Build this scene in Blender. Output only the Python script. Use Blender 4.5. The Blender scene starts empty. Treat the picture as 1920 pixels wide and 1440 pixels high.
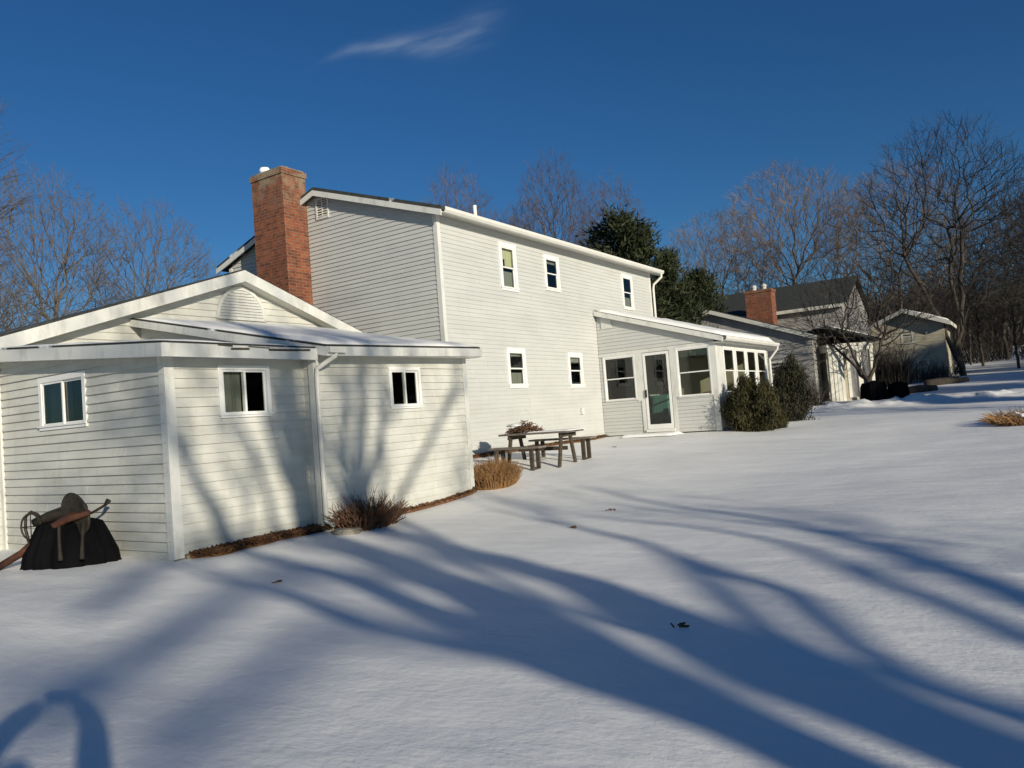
import bpy, math, random
import numpy as np
from mathutils import Vector, Matrix, noise
rnd = random.Random(7)
R = math.radians
scene = bpy.context.scene
col = scene.collection
EYE = 1.55
AZ = R(33.4)          # angle between the viewing direction and the long wall of the house (world +X)
SUN_AZ = R(64.4); SUN_EL = R(15.0)
LX, LY = math.cos(SUN_AZ), math.sin(SUN_AZ)      # direction the sunlight travels over the ground

# ------------------------------------------------------------------ materials
def new_mat(name):
    m = bpy.data.materials.new(name); m.use_nodes = True
    nt = m.node_tree; b = nt.nodes['Principled BSDF']
    return m, nt, b
def N(nt, t, **k):
    n = nt.nodes.new(t)
    for a, v in k.items(): setattr(n, a, v)
    return n
def ramp(nt, fac, stops):
    r = N(nt, 'ShaderNodeValToRGB')
    while len(r.color_ramp.elements) < len(stops): r.color_ramp.elements.new(.5)
    for e, (p, c) in zip(r.color_ramp.elements, stops):
        e.position = p; e.color = (*c, 1) if len(c) == 3 else c
    nt.links.new(fac, r.inputs[0]); return r.outputs[0]
def tex_noise(nt, scale, detail=4, rough=.55, vec=None, stretch=None):
    n = N(nt, 'ShaderNodeTexNoise'); n.inputs['Scale'].default_value = scale
    n.inputs['Detail'].default_value = detail; n.inputs['Roughness'].default_value = rough
    tc = N(nt, 'ShaderNodeNewGeometry'); src = tc.outputs['Position']
    if stretch:
        mp = N(nt, 'ShaderNodeMapping'); mp.inputs['Scale'].default_value = stretch
        nt.links.new(src, mp.inputs[0]); src = mp.outputs[0]
    nt.links.new(src, n.inputs['Vector']); return n.outputs['Fac']
def bump(nt, b, h, strength=.3, dist=.01):
    n = N(nt, 'ShaderNodeBump'); n.inputs['Strength'].default_value = strength; n.inputs['Distance'].default_value = dist
    nt.links.new(h, n.inputs['Height'])
    nt.links.new(n.outputs[0], b.inputs['Normal']); return n
def simple(name, c1, c2, scale=3, rough=.6, stretch=None, bs=.2, bd=.005, detail=5, spec=.3, bscale=None):
    m, nt, b = new_mat(name)
    f = tex_noise(nt, scale, detail, vec=None, stretch=stretch)
    nt.links.new(ramp(nt, f, [(.3, c1), (.7, c2)]), b.inputs['Base Color'])
    b.inputs['Roughness'].default_value = rough; b.inputs['Specular IOR Level'].default_value = spec
    g = tex_noise(nt, bscale or scale*6, 4, stretch=stretch); bump(nt, b, g, bs, bd)
    return m
M = {}
M['siding'] = simple('siding_vinyl', (.47,.478,.462), (.525,.532,.512), .9, .5, (1,1,3), .15, .004)
M['siding_shed'] = simple('siding_painted', (.49,.488,.445), (.59,.588,.54), 1.3, .55, (1,1,4), .25, .006)
M['trim'] = simple('white_trim', (.585,.59,.56), (.65,.65,.615), 2, .45, None, .1, .003)
def weather(m, amt=.55, col_=(.20,.18,.14)):
    nt = m.node_tree; b = nt.nodes['Principled BSDF']; src = b.inputs['Base Color'].links[0].from_socket
    a = tex_noise(nt, 2.3, 7, .72, stretch=(1.5,1.5,.5)); k = ramp(nt, a, [(.50,(0,0,0)),(.74,(amt,amt,amt))])
    mx = N(nt, 'ShaderNodeMixRGB'); nt.links.new(k, mx.inputs[0]); nt.links.new(src, mx.inputs[1]); mx.inputs[2].default_value = (*col_,1)
    nt.links.new(mx.outputs[0], b.inputs['Base Color'])
weather(M['trim'], .45); weather(M['siding_shed'], .38, (.30,.28,.21)); weather(M['siding'], .18, (.34,.32,.26))
M['frame'] = simple('white_vinyl', (.70,.70,.68), (.76,.76,.74), 2, .4, None, .05, .002)
M['rail'] = simple('aluminium_gutter', (.63,.62,.57), (.69,.68,.63), 3, .35, None, .08, .002)
M['soffit'] = simple('soffit', (.55,.54,.47), (.62,.61,.54), 3, .6)
M['wood'] = simple('weathered_wood', (.10,.088,.07), (.24,.215,.18), 6, .8, (1,1,6), .5, .01)
M['darkwood'] = simple('dark_wet_wood', (.035,.028,.022), (.09,.07,.05), 6, .8, (1,1,4), .5, .01)
M['found'] = simple('foundation', (.07,.05,.03), (.20,.15,.09), 8, .9, None, .6, .02)
M['sill'] = simple('sill_board', (.22,.17,.10), (.38,.31,.2), 5, .8, (1,6,6), .4, .01)
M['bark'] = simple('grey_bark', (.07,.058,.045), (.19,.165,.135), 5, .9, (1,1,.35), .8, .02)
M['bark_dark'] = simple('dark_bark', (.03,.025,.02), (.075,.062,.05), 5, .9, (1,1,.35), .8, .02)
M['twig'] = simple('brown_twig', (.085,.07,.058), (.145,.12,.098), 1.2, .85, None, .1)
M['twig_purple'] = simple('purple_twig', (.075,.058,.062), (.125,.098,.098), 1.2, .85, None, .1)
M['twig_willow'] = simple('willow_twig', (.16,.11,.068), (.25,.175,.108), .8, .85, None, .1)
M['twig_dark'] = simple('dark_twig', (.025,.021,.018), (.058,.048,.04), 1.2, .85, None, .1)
M['birch'] = simple('pale_bark', (.4,.37,.33), (.6,.56,.5), 4, .8)
M['needle'] = simple('pine_needle', (.014,.022,.008), (.042,.050,.018), .9, .7, None, .1)
M['needle_yew'] = simple('yew_leaf', (.012,.013,.004), (.062,.055,.017), 2.5, .7, None, .1)
M['needle_dark'] = simple('dark_leaf', (.012,.014,.008), (.04,.036,.018), 2.5, .7, None, .1)
M['stem_red'] = simple('red_brown_stem', (.06,.03,.018), (.17,.09,.055), 6, .8, None, .1)
M['stem_tan'] = simple('dry_grass', (.20,.10,.04), (.42,.25,.11), 5, .8, None, .1)
M['leaf'] = simple('dead_leaf', (.05,.022,.01), (.19,.095,.045), 14, .85, None, .3)
M['rust'] = simple('rusty_metal', (.035,.016,.011), (.11,.04,.022), 9, .75, None, .4, .006)
M['iron'] = simple('old_iron', (.014,.012,.009), (.04,.032,.022), 9, .6, None, .4, .005)
M['black'] = simple('black_vinyl_cover', (.003,.003,.0035), (.007,.007,.008), 3, .95, (1,1,.4), .4, .02, 5, .05)
M['olive'] = simple('olive_glaze', (.05,.055,.03), (.10,.10,.06), 4, .35)
M['stone'] = simple('rough_stone', (.12,.11,.09), (.32,.29,.25), 5, .9, None, .8, .03)
M['concrete'] = simple('concrete', (.30,.28,.24), (.42,.40,.35), 6, .9)
M['curtain'] = simple('cream_curtain', (.55,.52,.33), (.66,.63,.42), 3, .8, (8,8,.3), .4, .02)
M['curtain_grey'] = simple('grey_curtain', (.22,.22,.19), (.30,.30,.26), 3, .8, (8,8,.3), .4, .02)
M['teal'] = simple('teal_fabric', (.05,.16,.13), (.09,.24,.2), 6, .8, (8,8,.3), .4, .02)
M['inner'] = simple('room_wall', (.46,.42,.28), (.55,.50,.35), 2, .8)
M['darkroom'] = simple('dark_room', (.02,.019,.016), (.03,.028,.024), 2, .9)
M['cloth_navy'] = simple('navy_jacket', (.02,.025,.04), (.035,.04,.06), 6, .8)
M['skin'] = simple('skin', (.45,.28,.2), (.5,.32,.23), 5, .5)
M['board'] = simple('brown_board', (.18,.09,.045), (.26,.14,.07), 5, .7)
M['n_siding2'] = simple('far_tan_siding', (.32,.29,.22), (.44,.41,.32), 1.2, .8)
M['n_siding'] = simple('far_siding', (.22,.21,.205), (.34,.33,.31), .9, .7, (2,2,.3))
M['n_white'] = simple('far_white', (.48,.47,.42), (.58,.57,.51), 1, .6)

def roof_mat(name, c1, c2, snow):
    m, nt, b = new_mat(name)
    f = tex_noise(nt, 7, 6)
    base = ramp(nt, f, [(.3, c1), (.7, c2)])
    s = tex_noise(nt, .9, 5, .6)
    k = ramp(nt, s, [(snow, (0,0,0)), (snow+.06, (1,1,1))])
    mx = N(nt, 'ShaderNodeMixRGB'); nt.links.new(k, mx.inputs[0]); nt.links.new(base, mx.inputs[1])
    mx.inputs[2].default_value = (.8,.82,.86,1)
    nt.links.new(mx.outputs[0], b.inputs['Base Color']); b.inputs['Roughness'].default_value = .85
    br = N(nt, 'ShaderNodeTexBrick'); br.inputs['Scale'].default_value = 4
    tc = N(nt, 'ShaderNodeTexCoord'); nt.links.new(tc.outputs['UV'], br.inputs[0])
    bump(nt, b, br.outputs['Fac'], .4, .01).invert = True
    return m
M['shingle'] = roof_mat('dark_shingle', (.018,.02,.018), (.05,.052,.045), .60)
M['shingle_far'] = roof_mat('dark_shingle_far', (.022,.025,.022), (.045,.05,.042), .80)

def brick_mat():
    m, nt, b = new_mat('red_brick')
    tc = N(nt, 'ShaderNodeTexCoord')
    br = N(nt, 'ShaderNodeTexBrick')
    br.inputs['Scale'].default_value = 1; br.inputs['Brick Width'].default_value = .215; br.inputs['Row Height'].default_value = .075
    br.inputs['Mortar Size'].default_value = .009; br.inputs['Mortar Smooth'].default_value = .2; br.inputs['Bias'].default_value = -.1
    br.inputs['Color1'].default_value = (.25,.075,.034,1); br.inputs['Color2'].default_value = (.12,.037,.02,1)
    br.inputs['Mortar'].default_value = (.20,.14,.10,1)
    nt.links.new(tc.outputs['UV'], br.inputs[0])
    f = tex_noise(nt, 5, 6, .7)
    mx = N(nt, 'ShaderNodeMixRGB', blend_type='MULTIPLY'); mx.inputs[0].default_value = .8
    nt.links.new(br.outputs['Color'], mx.inputs[1]); nt.links.new(ramp(nt, f, [(.3,(.45,.42,.42)),(.7,(1.3,1.2,1.1))]), mx.inputs[2])
    # lichen and lime bloom near the top
    g = tex_noise(nt, 3.2, 6, .7)
    sep = N(nt, 'ShaderNodeSeparateXYZ'); geo = N(nt, 'ShaderNodeNewGeometry'); nt.links.new(geo.outputs['Position'], sep.inputs[0])
    mr = N(nt, 'ShaderNodeMapRange'); mr.inputs['From Min'].default_value = 6.9; mr.inputs['From Max'].default_value = 8.1
    nt.links.new(sep.outputs['Z'], mr.inputs['Value'])
    mu = N(nt, 'ShaderNodeMath', operation='MULTIPLY'); nt.links.new(ramp(nt, g, [(.45,(0,0,0)),(.6,(1,1,1))]), mu.inputs[0]); nt.links.new(mr.outputs[0], mu.inputs[1])
    m2 = N(nt, 'ShaderNodeMixRGB'); nt.links.new(mu.outputs[0], m2.inputs[0]); nt.links.new(mx.outputs[0], m2.inputs[1]); m2.inputs[2].default_value = (.26,.22,.15,1)
    nt.links.new(m2.outputs[0], b.inputs['Base Color']); b.inputs['Roughness'].default_value = .9
    bump(nt, b, br.outputs['Fac'], .6, .012).invert = True
    return m
M['brick'] = brick_mat()

def snow_mat():
    m, nt, b = new_mat('snow_surface')
    f = tex_noise(nt, .7, 6, .6)
    nt.links.new(ramp(nt, f, [(.3,(.81,.812,.80)),(.7,(.87,.868,.85))]), b.inputs['Base Color'])
    b.inputs['Roughness'].default_value = .55; b.inputs['Specular IOR Level'].default_value = .25
    a = tex_noise(nt, 1.6, 5, .5, stretch=(1.6,.7,1)); c = tex_noise(nt, 16, 5, .65, stretch=(1.5,.9,1)); d = tex_noise(nt, 110, 3, .6)
    ad = N(nt, 'ShaderNodeMath', operation='MULTIPLY_ADD'); nt.links.new(a, ad.inputs[0]); ad.inputs[1].default_value = 6.0; nt.links.new(c, ad.inputs[2])
    a2 = N(nt, 'ShaderNodeMath', operation='MULTIPLY_ADD'); nt.links.new(d, a2.inputs[0]); a2.inputs[1].default_value = .12; nt.links.new(ad.outputs[0], a2.inputs[2])
    bump(nt, b, a2.outputs[0], .42, .012)
    return m
M['snow'] = snow_mat()

def glass_mat(name='window_glass', tint=(.75,.8,.78)):
    m, nt, b = new_mat(name)
    nt.nodes.remove(b); out = nt.nodes['Material Output']
    tr = N(nt, 'ShaderNodeBsdfTransparent'); tr.inputs[0].default_value = (*tint, 1)
    gl = N(nt, 'ShaderNodeBsdfGlossy'); gl.inputs['Roughness'].default_value = .02
    fr = N(nt, 'ShaderNodeFresnel'); fr.inputs[0].default_value = 1.6
    mx = N(nt, 'ShaderNodeMixShader')
    nt.links.new(fr.outputs[0], mx.inputs[0]); nt.links.new(tr.outputs[0], mx.inputs[1]); nt.links.new(gl.outputs[0], mx.inputs[2])
    nt.links.new(mx.outputs[0], out.inputs[0]); return m
M['glass'] = glass_mat()

# ------------------------------------------------------------------ mesh builder
class MB:
    def __init__(s): s.v = []; s.f = []
    def poly(s, pts):
        n = len(s.v); s.v += [tuple(p) for p in pts]; s.f.append(tuple(range(n, n+len(pts))))
    def box(s, x0, x1, y0, y1, z0, z1):
        if x0 > x1: x0, x1 = x1, x0
        if y0 > y1: y0, y1 = y1, y0
        if z0 > z1: z0, z1 = z1, z0
        n = len(s.v)
        s.v += [(x0,y0,z0),(x1,y0,z0),(x1,y1,z0),(x0,y1,z0),(x0,y0,z1),(x1,y0,z1),(x1,y1,z1),(x0,y1,z1)]
        s.f += [tuple(n+i for i in q) for q in ((0,3,2,1),(4,5,6,7),(0,1,5,4),(1,2,6,5),(2,3,7,6),(3,0,4,7))]
    def obox(s, c, ax, ay, az):      # centre and three half-axis vectors
        c, ax, ay, az = map(Vector, (c, ax, ay, az)); n = len(s.v)
        for k in (-1, 1):
            for i, j in ((-1,-1),(1,-1),(1,1),(-1,1)): s.v.append(tuple(c+ax*i+ay*j+az*k))
        s.f += [tuple(n+i for i in q) for q in ((0,3,2,1),(4,5,6,7),(0,1,5,4),(1,2,6,5),(2,3,7,6),(3,0,4,7))]
    def prism(s, pts, d):            # polygon extruded along vector d
        d = Vector(d); n = len(s.v); k = len(pts)
        s.v += [tuple(p) for p in pts] + [tuple(Vector(p)+d) for p in pts]
        s.f.append(tuple(range(n, n+k))[::-1]); s.f.append(tuple(range(n+k, n+2*k)))
        for i in range(k):
            j = (i+1) % k; s.f.append((n+i, n+j, n+k+j, n+k+i))
    def tube(s, pts, rad, sides=8, cap=True):
        pts = [Vector(p) for p in pts]; n0 = len(s.v); m = len(pts)
        if not hasattr(rad, '__len__'): rad = [rad]*m
        ref = Vector((0,0,1)); t0 = (pts[1]-pts[0]).normalized()
        if abs(t0.dot(ref)) > .9: ref = Vector((1,0,0))
        u = t0.cross(ref).normalized()
        for i in range(m):
            t = (pts[min(i+1,m-1)]-pts[max(i-1,0)]).normalized()
            u = (u - t*u.dot(t)).normalized(); w = t.cross(u)
            for k in range(sides):
                a = 2*math.pi*k/sides
                s.v.append(tuple(pts[i] + (u*math.cos(a)+w*math.sin(a))*rad[i]))
        for i in range(m-1):
            for k in range(sides):
                k2 = (k+1) % sides
                s.f.append((n0+i*sides+k, n0+i*sides+k2, n0+(i+1)*sides+k2, n0+(i+1)*sides+k))
        if cap:
            s.f.append(tuple(n0+k for k in range(sides))[::-1]); s.f.append(tuple(n0+(m-1)*sides+k for k in range(sides)))
    def lathe(s, c, prof, sides=24, jit=0, squash=1.0, rot=0):
        n0 = len(s.v); rr = random.Random(len(prof))
        ph = [rr.random()*6.28 for _ in range(4)]
        for (r, z) in prof:
            for k in range(sides):
                a = 2*math.pi*k/sides
                q = r*(1+jit*(math.sin(5*a+ph[0])*.5+math.sin(9*a+ph[1])*.3+math.sin(14*a+ph[2]+z*2)*.3+(math.sin(23*a+ph[3])*.35 if sides > 60 else 0)))
                x, y = q*math.cos(a), q*squash*math.sin(a)
                s.v.append((c[0]+x*math.cos(rot)-y*math.sin(rot), c[1]+x*math.sin(rot)+y*math.cos(rot), c[2]+z))
        for i in range(len(prof)-1):
            for k in range(sides):
                k2 = (k+1) % sides
                s.f.append((n0+i*sides+k, n0+i*sides+k2, n0+(i+1)*sides+k2, n0+(i+1)*sides+k))
        s.f.append(tuple(n0+k for k in range(sides))[::-1]); s.f.append(tuple(n0+(len(prof)-1)*sides+k for k in range(sides)))
    def build(s, name, mat, parent=None, smooth=False, uv=False, bevel=0, label=None):
        org = Vector((0,0,0))
        if parent is not None: org = Vector(parent['org_'][:]) if 'org_' in parent else Vector((0,0,0))
        me = bpy.data.meshes.new(name)
        me.from_pydata([(v[0]-org.x, v[1]-org.y, v[2]-org.z) for v in s.v], [], s.f); me.update()
        if smooth: me.polygons.foreach_set('use_smooth', [True]*len(me.polygons))
        if uv:
            L = me.uv_layers.new(name='UVMap')
            for p in me.polygons:
                nn = p.normal; ax = max(range(3), key=lambda i: abs(nn[i]))
                for li in p.loop_indices:
                    v = me.vertices[me.loops[li].vertex_index].co
                    L.data[li].uv = (v.y, v.z) if ax == 0 else (v.x, v.z) if ax == 1 else (v.x, v.y)
        me.materials.append(M[mat] if isinstance(mat, str) else mat)
        o = bpy.data.objects.new(name, me); col.objects.link(o)
        if parent is not None:
            o.parent = parent; o['org_'] = list(org)
        if bevel:
            b = o.modifiers.new('bevel', 'BEVEL'); b.width = bevel; b.segments = 1; b.limit_method = 'ANGLE'
        if label: o['label'] = label
        return o
def thing(name, label, cat, loc=(0,0,0), group=None):
    o = bpy.data.objects.new(name, None); col.objects.link(o); o.location = loc; o.empty_display_size = .2
    o['label'] = label; o['category'] = cat; o['org_'] = list(loc)
    if group: o['group'] = group
    return o
def tag(o, label=None, cat=None, group=None, kind=None):
    if label: o['label'] = label
    if cat: o['category'] = cat
    if group: o['group'] = group
    if kind: o['kind'] = kind
    return o
def origin_to(o, loc):               # put the object's origin at loc without moving its mesh
    l = Vector(loc); o.data.transform(Matrix.Translation(-l)); o.location = l; return o

# ------------------------------------------------------------------ terrain
CP = [(0,0,0),(-6,-2,-.08),(0,-8,-.15),(8,-8,-.1),(5.45,8.5,.15),(7.6,8.3,.15),(11.1,8.2,.22),(13.4,10.5,.68),(17,10.5,.69),(20,10.5,.70),
      (13.5,8.3,.46),(16,7,.50),(20.7,7,.67),(26,7,.72),(25,5.5,.70),(18,3,.42),(12,0,.22),(18,-3,.36),(11,4.5,.12),(6,4,.03),(3,5,.03),(9,-2,.1),
      (30,7,.78),(33.4,7.4,.80),(38,.4,.84),(30,-2,.66),(43.8,6.2,1.03),(40.3,7.9,1.18),(41,14,1.2),(51.9,3.1,1.70),(57.8,3.2,1.92),(71.5,.5,2.7),
      (4.5,11,.12),(3.5,13,.1),(-3,11,0),(-6,6,0),(13,14,.5),(13,20,.4),(25,18,.7),
      (23,47,.5),(45,40,1),(100,40,4.5),(110,-10,5),(90,-60,3),(60,-30,1.6),(35,-25,.4),(0,-40,-.3),(-40,-30,-.6),(-40,30,0),(0,70,0),(60,90,3),(150,0,7)]
def _tps():
    P = np.array(CP); n = len(P)
    d = np.hypot(P[:,None,0]-P[None,:,0], P[:,None,1]-P[None,:,1])
    K = np.where(d > 0, d*d*np.log(np.maximum(d, 1e-9)), 0) + np.eye(n)*.8
    Q = np.c_[np.ones(n), P[:,:2]]
    A = np.r_[np.c_[K, Q], np.c_[Q.T, np.zeros((3,3))]]
    return P, np.linalg.solve(A, np.r_[P[:,2], 0, 0, 0])
_P, _w = _tps()
def base_z(x, y):
    d2 = (_P[:,0]-x)**2 + (_P[:,1]-y)**2
    return float((_w[:-3]*np.where(d2 > 0, .5*d2*np.log(np.maximum(d2, 1e-12)), 0)).sum() + _w[-3] + _w[-2]*x + _w[-1]*y)
def gz(x, y):
    z = base_z(x, y)
    w = 1/(1+((x-8)/45)**4)
    z += w*(.050*noise.noise(Vector((x*.33+5, y*.33, 1.3))) + .020*noise.noise(Vector((x*.95, y*.8, 7.7))) + .006*noise.noise(Vector((x*2.6, y*2.2, 2.2))))
    # trampled, ploughed ridge of snow in front of the neighbour's yard
    t = (x-33.4)/4.6; yr = 7.4 - 7.0*t*1.0
    dd = ((x-33.4)*.836+(y-7.4)*.548)
    if 24 < x < 60: z += (.20+.22*noise.noise(Vector((x*1.3, y*1.9, 4)))+.1*noise.noise(Vector((x*3.3, y*3.9, 9))))*math.exp(-(dd/1.2)**2)
    return z
def axis(lo, hi, a, b, fine):
    xs = list(np.arange(a, b+1e-6, fine)); s = fine; x = b
    while x < hi: s *= 1.12; x += s; xs.append(x)
    s = fine; x = a
    while x > lo: s *= 1.12; x -= s; xs.insert(0, x)
    return xs
xs = axis(-160, 330, -3, 42, .22); ys = axis(-200, 260, -5, 12, .22)
g = MB(); nx, ny = len(xs), len(ys)
for j, y in enumerate(ys):
    for i, x in enumerate(xs): g.v.append((x, y, gz(x, y)))
for j in range(ny-1):
    for i in range(nx-1):
        a = j*nx+i; g.f.append((a, a+1, a+nx+1, a+nx))
ground = g.build('snow_ground', 'snow', smooth=True); tag(ground, kind='structure')

# ------------------------------------------------------------------ house helpers
class Fr:                            # a wall frame: s along the wall, o outward, z up
    def __init__(f, p0, d, n): f.p = Vector((p0[0], p0[1], 0)); f.d = Vector((d[0], d[1], 0)); f.n = Vector((n[0], n[1], 0))
    def P(f, s, o, z): q = f.p + f.d*s + f.n*o; return (q.x, q.y, z)
    def box(f, mb, s0, s1, o0, o1, z0, z1):
        c = Vector(f.P((s0+s1)/2, (o0+o1)/2, (z0+z1)/2))
        mb.obox(c, f.d*abs(s1-s0)/2, f.n*abs(o1-o0)/2, (0,0,abs(z1-z0)/2))
def siding(mb, f, s0, s1, z0, z1, course=.115, lap=.014, holes=(), clip=None):
    """Lapped boards as real steps; holes = (s0,s1,z0,z1); clip(z) -> (s0,s1)."""
    clip = clip or (lambda z: (s0, s1))
    k = 0; z = z0; rr = random.Random(int(s1*100)); cutp = []
    while z < z1-1e-4:
        zt = min(z+course, z1)
        cuts = sorted({z, zt, *[h for a in holes for h in (a[2], a[3]) if z < h < zt]})
        for za, zb in zip(cuts[:-1], cuts[1:]):
            oa = lap*(1-(za-z)/course)+.001; ob = lap*(1-(zb-z)/course)+.001
            (a0, a1), (b0, b1) = clip(za), clip(zb)
            a0, a1, b0, b1 = max(a0,s0), min(a1,s1), max(b0,s0), min(b1,s1)
            if a1-a0 <= 0: continue
            if b1 < b0: b0 = b1 = (b0+b1)/2
            hs = sorted((h[0], h[1]) for h in holes if h[2] < (za+zb)/2 < h[3])
            segs = []; cur = None
            if not hs: segs = [((a0, a1), (b0, b1))]
            else:
                e = [None]+[x for h in hs for x in h]+[None]
                for i in range(0, len(e), 2):
                    l, r_ = e[i], e[i+1]
                    A = (a0 if l is None else l, a1 if r_ is None else r_); B = (b0 if l is None else l, b1 if r_ is None else r_)
                    if A[1]-A[0] > .001: segs.append((A, B))
            cutp = sorted(rr.uniform(s0, s1) for _ in range(max(0, int((s1-s0)/2.6)))) if za == z else cutp
            seg2 = []
            for A, B in segs:
                ed = [None]+[c_ for c_ in cutp if max(A[0],B[0])+.15 < c_ < min(A[1],B[1])-.15]+[None]
                for l, r_ in zip(ed[:-1], ed[1:]): seg2.append(((A[0] if l is None else l, A[1] if r_ is None else r_), (B[0] if l is None else l, B[1] if r_ is None else r_)))
            for q_, (A, B) in enumerate(seg2):
                jo = .0022 if (q_+k) % 2 else 0
                oa_, ob_ = oa, ob; oa, ob = oa_+jo, ob_+jo
                mb.poly([f.P(A[0], oa, za), f.P(A[1], oa, za), f.P(B[1], ob, zb), f.P(B[0], ob, zb)])
                if za == z: mb.poly([f.P(A[0], 0, za), f.P(A[1], 0, za), f.P(A[1], oa, za), f.P(A[0], oa, za)])
                if jo: mb.poly([f.P(A[1], oa, za), f.P(A[1], oa_, za), f.P(B[1], ob_, zb), f.P(B[1], ob, zb)]); mb.poly([f.P(A[0], oa_, za), f.P(A[0], oa, za), f.P(B[0], ob, zb), f.P(B[0], ob_, zb)])
                oa, ob = oa_, ob_
        z += course; k += 1
def window(parent, f, s0, s1, z0, z1, kind='hung', casing=.075, curtain=None, label=None, mats='frame'):
    """Casing (part) with sash, pane and curtain as sub-parts; the wall is open behind it."""
    c = MB(); w = casing
    f.box(c, s0, s1, -.05, .036, z1-w, z1); f.box(c, s0, s1, -.05, .042, z0, z0+w*.8)
    f.box(c, s0, s0+w, -.05, .034, z0+w*.8, z1-w); f.box(c, s1-w, s1, -.05, .034, z0+w*.8, z1-w)
    f.box(c, s0-.02, s1+.02, .043, .062, z0+w*.55, z0+w*.85)
    o = c.build('window', mats, parent, label=label)
    a0, a1, b0, b1 = s0+w, s1-w, z0+w*.8, z1-w; t = .03
    s = MB(); zm = (b0+b1)/2; sm = (a0+a1)/2
    def ring(x0, x1, y0, y1, oo):
        f.box(s, x0, x1, oo-.02, oo, y1-t, y1); f.box(s, x0, x1, oo-.02, oo, y0, y0+t)
        f.box(s, x0, x0+t, oo-.02, oo, y0+t, y1-t); f.box(s, x1-t, x1, oo-.02, oo, y0+t, y1-t)
    p = MB()
    def pane(x0, x1, y0, y1, oo): p.poly([f.P(x0,oo,y0), f.P(x1,oo,y0), f.P(x1,oo,y1), f.P(x0,oo,y1)])
    if kind == 'hung':
        ring(a0, a1, zm-.02, b1, .022); ring(a0, a1, b0, zm+.02, -.002); pane(a0, a1, zm-.02, b1, .010); pane(a0, a1, b0, zm+.02, -.012)
    elif kind == 'slide':
        ring(a0, sm+.02, b0, b1, .022); ring(sm-.02, a1, b0, b1, -.002); pane(a0, sm+.02, b0, b1, .010); pane(sm-.02, a1, b0, b1, -.012)
    else:
        ring(a0, a1, b0, b1, .015); pane(a0, a1, b0, b1, .004)
    s.build('sash', mats, o); p.build('pane', 'glass', o)
    if curtain:
        for (x0, x1, y0, y1, mt) in curtain:
            cu = MB(); n = 24; X0 = a0+(a1-a0)*x0; X1 = a0+(a1-a0)*x1; Y0 = b0+(b1-b0)*y0; Y1 = b0+(b1-b0)*y1
            for i in range(n):
                u0 = X0+(X1-X0)*i/n; u1 = X0+(X1-X0)*(i+1)/n
                d0 = -.07+.012*math.sin(i*1.9); d1 = -.07+.012*math.sin((i+1)*1.9)
                cu.poly([f.P(u0,d0,Y0), f.P(u1,d1,Y0), f.P(u1,d1,Y1), f.P(u0,d0,Y1)])
            cu.build('curtain', mt, o)
    return o
def slab(mb, pts, th):               # roof slab: top polygon pts, thickness downward
    mb.prism([(p[0], p[1], p[2]-th) for p in pts], (0,0,th))
def snow_slab(mb, pts, th, nseg=24, amp=.35, seed=1):
    """Soft layer of snow over a sloping quad (a,b = lower edge, c,d = upper edge)."""
    a, b, c, d = map(Vector, pts); n0 = len(mb.v)
    for j in range(nseg+1):
        for i in range(nseg+1):
            u, v = i/nseg, j/nseg
            p = (a*(1-u)+b*u)*(1-v) + (d*(1-u)+c*u)*v
            e = min(1, min(u,1-u)*nseg*.9, min(v,1-v)*nseg*.9)
            h = th*(.15+.85*math.sqrt(max(e,0)))*(1+amp*noise.noise(Vector((p.x*1.3+seed, p.y*1.3, seed*3.1))))
            mb.v.append((p.x, p.y, p.z+max(h,.004)))
    w = nseg+1
    for j in range(nseg):
        for i in range(nseg): k = n0+j*w+i; mb.f.append((k, k+1, k+w+1, k+w))
    # skirt down to the roof
    ring = [(i,0) for i in range(w)]+[(nseg,j) for j in range(1,w)]+[(i,nseg) for i in range(nseg-1,-1,-1)]+[(0,j) for j in range(nseg-1,0,-1)]
    m0 = len(mb.v)
    for (i, j) in ring:
        u, v = i/nseg, j/nseg; p = (a*(1-u)+b*u)*(1-v) + (d*(1-u)+c*u)*v
        mb.v.append((p.x, p.y, p.z-.002))
    for q in range(len(ring)):
        q2 = (q+1) % len(ring); A = n0+ring[q][1]*w+ring[q][0]; B = n0+ring[q2][1]*w+ring[q2][0]
        mb.f.append((m0+q, m0+q2, B, A))

# ------------------------------------------------------------------ the house
H = thing('house', 'cream two-storey house with tall brick chimney, flat-roofed sheds and a sunroom', 'house', (13.4, 10.5, .6))
SX0, SX1, SY0, SY1 = 13.38, 25.05, 10.5, 17.7          # main block
ZB, ZE, ZR, YR = .74, 6.12, 7.52, 14.1                  # siding foot, wall top, ridge, ridge line y
F_S = Fr((SX0, SY0), (1,0), (0,-1)); F_W = Fr((SX0, SY1), (0,-1), (-1,0)); F_E = Fr((SX1, SY0), (0,1), (1,0)); F_N = Fr((SX1, SY1), (-1,0), (0,1))
wins = {'w1':(15.75,16.52,4.66,5.87),'w2':(17.90,18.70,4.86,5.84),'w3':(22.73,23.55,4.70,5.85),'l1':(15.76,16.60,2.23,3.23),'l2':(18.80,19.64,2.20,3.19)}
hl = [(a-SX0+.03, b-SX0-.03, c+.03, d-.03) for a, b, c, d in wins.values()]
hl.append((8.05, 9.0, .75, 2.8))                        # doorway from the house into the sunroom
mb = MB(); siding(mb, F_S, 0, SX1-SX0, ZB, ZE, .102, .012, hl); mb.build('wall', 'siding', H)
def gclip(z):                                           # gable clipped by the roof pitch
    top = ZR-.10; half_f = (top-z)/.345
    y0 = max(SY0, YR-half_f) ; y1 = min(SY1, YR+half_f)
    return (SY1-y1, SY1-y0)
mb = MB(); siding(mb, F_W, 0, SY1-SY0, .5, ZR-.12, .102, .023, (), gclip); mb.build('wall', 'siding', H)
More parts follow.
